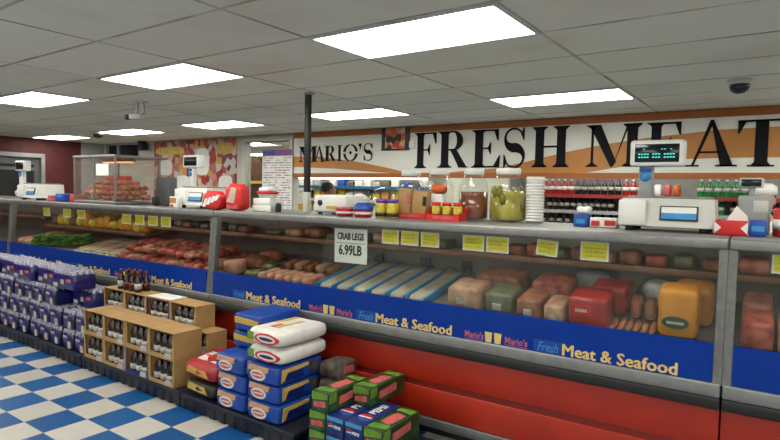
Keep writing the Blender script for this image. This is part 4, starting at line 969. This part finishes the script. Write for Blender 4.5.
def packproto(w, d, h, nx, ny, long):
    t = thing('bottle_pack','x','bottle pack',(0,0,0))
    b = MB(); b.sup(w,d,h*.86,M['wrap'],.16,.24,28,8,amp=.008,fr=12); b.build('wrap', t)
    b = MB()
    for i in range(nx):
        for j in range(ny):
            x = -w/2+w*(i+.5)/nx; y = -d/2+d*(j+.5)/ny; r = min(w/nx,d/ny)*.46
            b.lathe([(r*.9,h*.70),(r*.9,h*.80),(r*.62,h*.90),(r*.60,h*.99),(.001,h)],M['captop'],8,(x,y,0))
    b.build('bottle_tops', t)
    b = MB()
    if long:
        b.box(-w*.40,-w*.22,-d/2-.003,-d/2+.004,h*.12,h*.30,M['labelw']); b.box(w*.18,w*.38,-d/2-.003,-d/2+.004,h*.42,h*.58,M['pinkred']); b.box(-.03,.03,-d/2-.003,-d/2+.004,h*.28,h*.52,M['tan'])
    else:
        b.box(w*.10,w*.34,-d/2-.003,-d/2+.004,h*.06,h*.40,M['tan']); b.box(-w*.30,w*.05,-d/2-.003,-d/2+.004,h*.55,h*.66,M['captop'])
    b.build('label_print', t)
    return t
pe = packproto(.222,.44,.194,4,7,False); plg = packproto(.44,.232,.194,6,4,True)
gp = 'blue shrink-wrapped bottle packs stacked by the cartons'
for lay in range(3):
    n = 10 if lay < 2 else 7
    for i in range(n):
        x = -5.56-.25*i-(.62 if lay==2 else 0)+.012*math.sin(i*2+lay)
        place(pe, USED, (x, PYF+.24+.006*math.sin(i*5+lay*2), PH+.196*lay+.0005), 0, f'blue shrink-wrapped bottle pack turned end-on, {("bottom","second","third")[lay]} layer, {ORD[i]} from the kraft cartons', gp)
place(plg, USED, (-5.83,PYF+.30,PH+.196*2+.0005), 0, 'blue bottle pack lying broadside in the third layer beside the cartons', gp)
for i in range(5):
    dup(plg, (-5.865-.462*i, PYF+.122+.05*(i%2), PH+.196*3+.001), .02*(-1)**i, f'blue bottle pack broadside on the top layer, {ORD[i]} from the kraft cartons', gp)

def carton(w, d, h, m, seed):
    t = thing('bottle_carton','x','carton',(0,0,0))
    k = .006
    b = MB()
    b.box(-w/2,w/2,-d/2,d/2,0,k,M[m]); b.box(-w/2,w/2,-d/2,d/2,h-k,h,M['kraft']); b.box(-w/2,-w/2+k,-d/2,d/2,k,h-k,M['kraft']); b.box(w/2-k,w/2,-d/2,d/2,k,h-k,M['kraft']); b.box(-w/2+k,w/2-k,d/2-k,d/2,k,h-k,M['kraft'])
    f = -d/2
    b.prism([(-w/2+k,k),(w/2-k,k),(w/2-k,h*.14),(-w/2+k,h*.14)],M[m],f,f+k)
    b.prism([(-w/2+k,h*.14),(-w/2+w*.07,h*.14),(-w/2+w*.04,h-k),(-w/2+k,h-k)],M[m],f,f+k)
    b.prism([(w/2-k,h*.14),(w/2-w*.07,h*.14),(w/2-w*.04,h-k),(w/2-k,h-k)],M[m],f,f+k)
    b.build('box', t)
    b = MB(); b.box(-w/2+k,w/2-k,f+.112,f+.116,k,h-k,M['kraft_shade' if m=='kraft' else 'carton_b']); b.build('divider', t)  # kraft version near-black: the shade of the open recess is in its colour
    b = MB(); b.box(w*.16,w*.42,f-.003,f-.0005,h*.03,h*.22,M['labelw']); b.build('label_print', t)
    rr = w*.128
    for i in range(3):
        x = -w*.27+w*.25*i
        bo = MB().lathe([(.001,0),(rr*.95,0),(rr,.008),(rr,h*.58),(rr*.45,h*.78),(rr*.40,h*.92),(.001,h*.925)],M['bottle'],12).build('bottle', t, (x,f+.052,k))
        MB().lathe([(rr*1.02,h*.14),(rr*1.02,h*.36)],M['labelw'],12).build('bottle_label', bo)
        MB().lathe([(rr*.47,h*.78),(rr*.44,h*.93),(.001,h*.935)],M['foil'],10).build('foil_neck', bo)
    return t
F1 = carton(.355,.27,.224,'kraft',1); F1b = carton(.355,.27,.224,'carton_b',2); K1 = carton(.372,.20,.203,'kraft',3); K1b = carton(.372,.20,.203,'carton_b',4)
gk = 'kraft bottle cartons stacked before the case'
for lay in range(2):
    for i in range(4):
        bl = (lay==0 and i==2)
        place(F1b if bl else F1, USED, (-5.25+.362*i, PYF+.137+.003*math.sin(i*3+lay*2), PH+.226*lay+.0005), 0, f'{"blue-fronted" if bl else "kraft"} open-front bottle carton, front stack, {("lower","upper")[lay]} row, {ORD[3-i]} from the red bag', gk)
for lay in range(3):
    for i in range(4):
        bl = (lay==2 and i==2)
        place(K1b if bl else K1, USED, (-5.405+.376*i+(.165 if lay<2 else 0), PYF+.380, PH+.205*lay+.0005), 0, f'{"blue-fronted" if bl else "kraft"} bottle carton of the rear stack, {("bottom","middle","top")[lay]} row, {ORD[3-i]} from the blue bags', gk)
zt = PH+.205*3+.001
for i in range(8):
    x = -5.36+.058*(i%4)*1.7; y = PYF+.335+.085*(i//4)
    t = thing('brown_bottle', f'dark brown bottle standing on top of the cartons, {("front","back")[i//4]} row, {ORD[i%4]} in line','bottle',(x,y,zt),0,'loose dark bottles on the cartons')
    b = MB(); b.lathe([(.001,0),(.032,0),(.034,.008),(.034,.105),(.016,.15),(.014,.195),(.001,.196)],M['bottle'],14); b.build('glass', t)
    b = MB(); b.lathe([(.0348,.03),(.0348,.085)],M['foil' if i%3 else 'labelw'],14); b.build('label_band', t)
    b = MB(); b.lathe([(.016,.15),(.0155,.199),(.001,.20)],M['foil'],12); b.build('foil_neck', t)
t = thing('paper_sheet','white sheet of paper lying on the kraft cartons beside the dark bottles','paper',(-4.66,PYF+.385,zt),.05)
b = MB(); b.box(-.17,.17,-.09,.09,0,.004,M['cardw'],.001); b.build('sheet', t)

def sack(w, d, h, base, kind):
    t = thing('pet_food_bag','x','bag',(0,0,0))
    e1, e2 = (.30,.50) if kind == 'white' else (.13,.20)
    b = MB(); b.sup(w,d,h,M[base],e1,e2,36,14,amp=.008,fr=11,seed=w*9+d); b.build('bag', t)
    f = -d/2
    if kind == 'blue':
        el = lambda cx, cz, a, c: [(cx+a*math.cos(q), cz+c*math.sin(q)) for q in [2*PI*i/20 for i in range(20)]]
        b = MB(); b.prism([(-w*.40,h*.60),(-w*.37,h*.90),(w*.24,h*.90),(w*.21,h*.62),(-w*.08,h*.70)],M['peach'],f-.010,f+.02); b.build('banner_print', t)
        b = MB(); b.prism(el(-w*.09,h*.42,w*.23,h*.29),M['bagwhite'],f-.0105,f+.02); b.prism(el(-w*.09,h*.42,w*.19,h*.17),M['pinkred'],f-.0115,f+.01); b.prism([(-w*.24,h*.38),(w*.05,h*.40),(w*.05,h*.47),(-w*.24,h*.45)],M['bagwhite'],f-.0125,f+.01); b.build('logo_print', t)
        s = w/2
        b = MB(); b.prism([(-d*.42,h*.18),(-d*.1,h*.66),(d*.15,h*.72),(d*.15,h*.88),(-d*.40,h*.84)],M['bagyellow'],-.009,.02,X=T(s,0,0,rz=PI/2)); b.prism([(-d*.36,h*.30),(-d*.30,h*.66),(d*.02,h*.66),(d*.05,h*.2)],M['bagnavy'],-.0105,.015,X=T(s,0,0,rz=PI/2)); b.prism([(d*.2,h*.2),(d*.2,h*.86),(d*.38,h*.8),(d*.38,h*.3)],M['baggray'],-.009,.02,X=T(s,0,0,rz=PI/2)); b.build('side_print', t)
    if kind == 'gold':
        b = MB(); b.prism([(-w*.42,h*.45),(-w*.42,h*.80),(w*.42,h*.70),(w*.42,h*.40)],M['bagyellow'],f-.009,f+.02); b.build('banner_print', t)
    if kind == 'white':
        el = lambda cx, cz, a, c: [(cx+a*math.cos(q), cz+c*math.sin(q)) for q in [2*PI*i/20 for i in range(20)]]
        b = MB(); b.prism(el(w*.10,h*.48,w*.32,h*.30),M['hot'],f-.004,f+.02); b.prism(el(w*.10,h*.48,w*.26,h*.21),M['bagwhite'],f-.0052,f+.01); b.prism(el(w*.10,h*.47,w*.20,h*.10),M['bagnavy'],f-.0062,f+.01); b.build('oval_print', t)
        b = MB(); b.box(-w*.43,-w*.27,f-.004,f+.02,h*.28,h*.74,M['limebox']); b.build('square_print', t)
        b = MB(); b.box(-w*.30,-w*.18,-d*.1,d*.35,h-.010,h+.001,M['bagyellow']); b.box(w*.05,w*.16,-d*.30,d*.22,h-.010,h+.001,M['bagyellow']); b.box(-w*.1,w*.02,-d*.30,-d*.1,h-.010,h+.001,M['pinkred']); b.build('top_print', t)
    return t
SB = sack(.322,.46,.133,'bagblue','blue'); SG = sack(.30,.44,.13,'bagblue','gold'); SW = sack(.36,.50,.122,'bagwhite','white')
gb = 'blue pet food bags stacked on the pallet'
for cidx, x in enumerate((-3.30,-2.955)):
    for lay in range(3):
        place(SB, USED, (x+.008*math.sin(lay*3+cidx), PYF+.235+.01*math.sin(lay*2), PH+.1365*lay+.0005), .012*math.sin(lay*5+cidx*2), f'blue bag with orange-white emblem, {("bottom","middle","top")[lay]} of the {("stack beside the red bag","stack under the white bags")[cidx]}', gb)
z3 = PH+.1365*3+.001
for lay in range(2): place(SG, USED, (-3.335+.01*lay, PYF+.40, z3+.135*lay), .03, f'blue bag with a gold stripe, {("lower","upper")[lay]} of the two behind the blue stack', 'gold-striped blue bags')
for lay in range(2): place(SW, USED, (-2.945+.01*lay, PYF+.255-.01*lay, z3+.1265*lay), .02-.03*lay, f'white bag with a red oval emblem, {("lower","upper")[lay]} of two on the blue bags', 'white bags with red ovals')
# gray bags behind the blue stack's end
for lay in range(3):
    t = thing('pet_food_bag', f'gray-brown bag behind the blue stack, {("bottom","middle","top")[lay]} of three','bag',(-2.672,PYF+.50,PH+.128*lay+.0005),.05,'gray-brown bags')
    b = MB(); b.sup(.20,.22,.126,M['baggray'],.25,.45,24,10,amp=.012,fr=10,seed=lay); b.build('bag', t)
    b = MB(); b.prism([(-.06,.05),(.06,.04),(.05,.09),(-.05,.10)],M['pinkred' if lay else 'bagwhite'],-.006,.03,X=T(.096,0,0,rz=PI/2)); b.build('side_print', t)
# bags beside the kraft cartons
def plain(label, x, y, z, w, d, h, m, pm, rz=0, rx=0, ry=0, group='bags beside the kraft cartons'):
    t = thing('charcoal_bag', label, 'bag', (x,y,z), rz, group, rx=rx, ry=ry)
    b = MB(); b.sup(w,d,h,M[m],.3,.45,28,10,amp=.012,fr=10,seed=x*5); b.build('bag', t)
    b = MB(); b.prism([(-w*.36,h*.40),(-w*.30,h*.78),(w*.20,h*.72),(w*.30,h*.30)],M[pm],-d/2-.003,-d/2+.02); b.build('front_print', t)
    return t
plain('black bag with yellow print at the bottom beside the kraft cartons', -3.68, PYF+.22, PH+.0005, .38,.42,.13,'bagblack','bagyellow')
t = plain('red bag with white and red print on top, slumped beside the kraft cartons', -3.68, PYF+.20, PH+.162, .38,.40,.12,'bagred','bagyellow',.08,rx=.10,ry=.06)
b = MB(); b.box(-.12,.10,-.10,.06,.112,.121,M['bagwhite'],.002); b.box(-.10,.08,-.03,-.01,.120,.1245,M['hot']); b.build('top_print', t)
plain('yellow-topped bag behind the red bag', -3.66, PYF+.515, PH+.0005, .36,.10,.30,'bagyellow','bagnavy')

def drinkbox(kind):
    t = thing('drink_carton','x','drink carton',(0,0,0))
    w, d, h = .143,.42,.128
    b = MB()
    b.box(-w/2,w/2,-d/2,d/2,0,h,M['navybox' if kind=='blue' else 'greenbox'],.006); b.build('carton', t)
    f = -d/2
    if kind == 'blue':
        b = MB(); b.box(-w/2+.006,w/2-.006,f-.002,f+.001,h*.78,h*.96,M['lightbluebox']); b.build('end_print', t)
        cx, cz, r = -.035, h*.50, .020
        arc = lambda cx, cz, r, a0, a1: [(cx+r*math.cos(a0+(a1-a0)*i/10), cz+r*math.sin(a0+(a1-a0)*i/10)) for i in range(11)]
        def globe(X, cx, cz, r):
            b = MB(); b.prism(arc(cx,cz,r,0,2*PI)[:-1],M['cardw'],-.0016,.0,X=X); b.prism(arc(cx,cz,r,.25,PI-.05),M['hot'],-.0024,-.0017,X=X); b.prism(arc(cx,cz,r,PI+.25,2*PI-.05),M['bluebright'],-.0024,-.0017,X=X); return b.build('round_logo', t)
        globe(T(0,f-.0005,0), cx, cz, r)
        text('lettering','PEPSI',.026,M['cardw'],t,(-.010,f-.0015,h*.44),bold=.0006)
        X = T(0,-.09,h+.0005,rx=-PI/2)
        globe(X, 0.0, 0.0, .05)
        text('lettering','PEPSI',.075,M['cardw'],t,(.022,-.02,h+.0015),(0,0,PI/2),bold=.001)
        globe(T(w/2+.0005,-.12,0,rz=PI/2), 0, h*.5, .045)
    else:
        b = MB(); b.prism([(-w/2+.006,h*.55),(w/2-.006,h*.72),(w/2-.006,h*.96),(-w/2+.006,h*.96)],M['limebox'],f-.002,f+.001); b.build('end_print', t)
        b = MB(); b.prism([(-.05,h*.20),(.05,h*.30),(.045,h*.58),(-.05,h*.48)],M['pinkred'],f-.003,f); b.build('end_logo', t)
        b = MB(); b.prism([(-.04,-.05),(.04,-.08),(.05,.10),(-.03,.12)],M['pinkred'],-.002,.001,X=T(0,-.02,h+.0005,rx=-PI/2)); b.prism([(-.06,-.19),(.06,-.16),(.06,-.10),(-.06,-.12)],M['limebox'],-.002,.001,X=T(0,0,h+.0005,rx=-PI/2)); b.prism([(-.06,.13),(.06,.12),(.06,.19),(-.06,.17)],M['limebox'],-.002,.001,X=T(0,0,h+.0005,rx=-PI/2)); b.build('top_logo', t)
        b = MB(); b.prism([(-.10,h*.25),(.10,h*.35),(.10,h*.75),(-.10,h*.65)],M['pinkred'],-.002,.001,X=T(w/2,0,0,rz=PI/2)); b.prism([(-.20,h*.45),(-.13,h*.5),(-.13,h*.95),(-.20,h*.95)],M['limebox'],-.002,.001,X=T(w/2,0,0,rz=PI/2)); b.build('side_logo', t)
    return t
P2 = .062
DG, DB = drinkbox('green'), drinkbox('blue')
xs = (-2.43,-2.275,-2.125,-1.975)
for lay in range(3): place(DG, USED, (xs[0]+(.0 if lay<2 else .02), PYF+.22, P2+.1295*lay+.0005), 0, f'green drink carton, {("bottom","middle","top")[lay]} of the stack beside the blue bags', 'green drink cartons')
dup(DG, (xs[0]+.10+.07, PYF+.47-.01, P2+.1295*2+.001), 0, 'green drink carton lying further back on the top layer', 'green drink cartons')
for i in (1,2):
    for lay in range(2): place(DB, USED, (xs[i], PYF+.215, P2+.1295*lay+.0005), 0, f'navy blue drink carton with round red-white logo, {("lower","upper")[lay]}, in the {("first","second")[i-1]} column from the bags', 'navy blue drink cartons')
for lay in range(2): dup(DG, (xs[3], PYF+.215, P2+.1295*lay+.0005), 0, f'green drink carton, {("lower","upper")[lay]} in the last column past the navy cartons', 'green drink cartons')

for o in list(bpy.data.objects):           # prototypes never used stay out
    if o.parent is None and o.get('label') == 'x': print('UNUSED PROTO', o.name)

# ------------------------------------------------------------------ camera, world, view
yaw, pitch, roll, fpx = -.614, .0502, .0222, 562.0
f = Vector((math.sin(yaw)*math.cos(pitch), math.cos(yaw)*math.cos(pitch), -math.sin(pitch)))
r = Vector((math.cos(yaw), -math.sin(yaw), 0)); u = r.cross(f)
r2 = r*math.cos(roll)+u*math.sin(roll); u2 = -r*math.sin(roll)+u*math.cos(roll)
cam = bpy.data.cameras.new('camera'); cam.sensor_fit = 'HORIZONTAL'; cam.sensor_width = 36; cam.lens = fpx/780*36; cam.clip_start = .05
co = bpy.data.objects.new('camera', cam); COL.objects.link(co)
Rm = Matrix((r2, u2, -f)).transposed().to_4x4(); Rm.translation = Vector((0,0,1.755)); co.matrix_world = Rm
S.camera = co
wd = bpy.data.worlds.new('world'); S.world = wd; wd.use_nodes = True
wd.node_tree.nodes['Background'].inputs[0].default_value = (.5,.5,.5,1); wd.node_tree.nodes['Background'].inputs[1].default_value = .02
S.view_settings.view_transform = 'Standard'; S.view_settings.look = 'None'; S.view_settings.gamma = 1; S.view_settings.exposure = .50
S.cycles.max_bounces = 10; S.cycles.transparent_max_bounces = 24; S.cycles.caustics_reflective = False; S.cycles.caustics_refractive = False
S.cycles.sample_clamp_indirect = 4.0; S.cycles.use_denoising = True
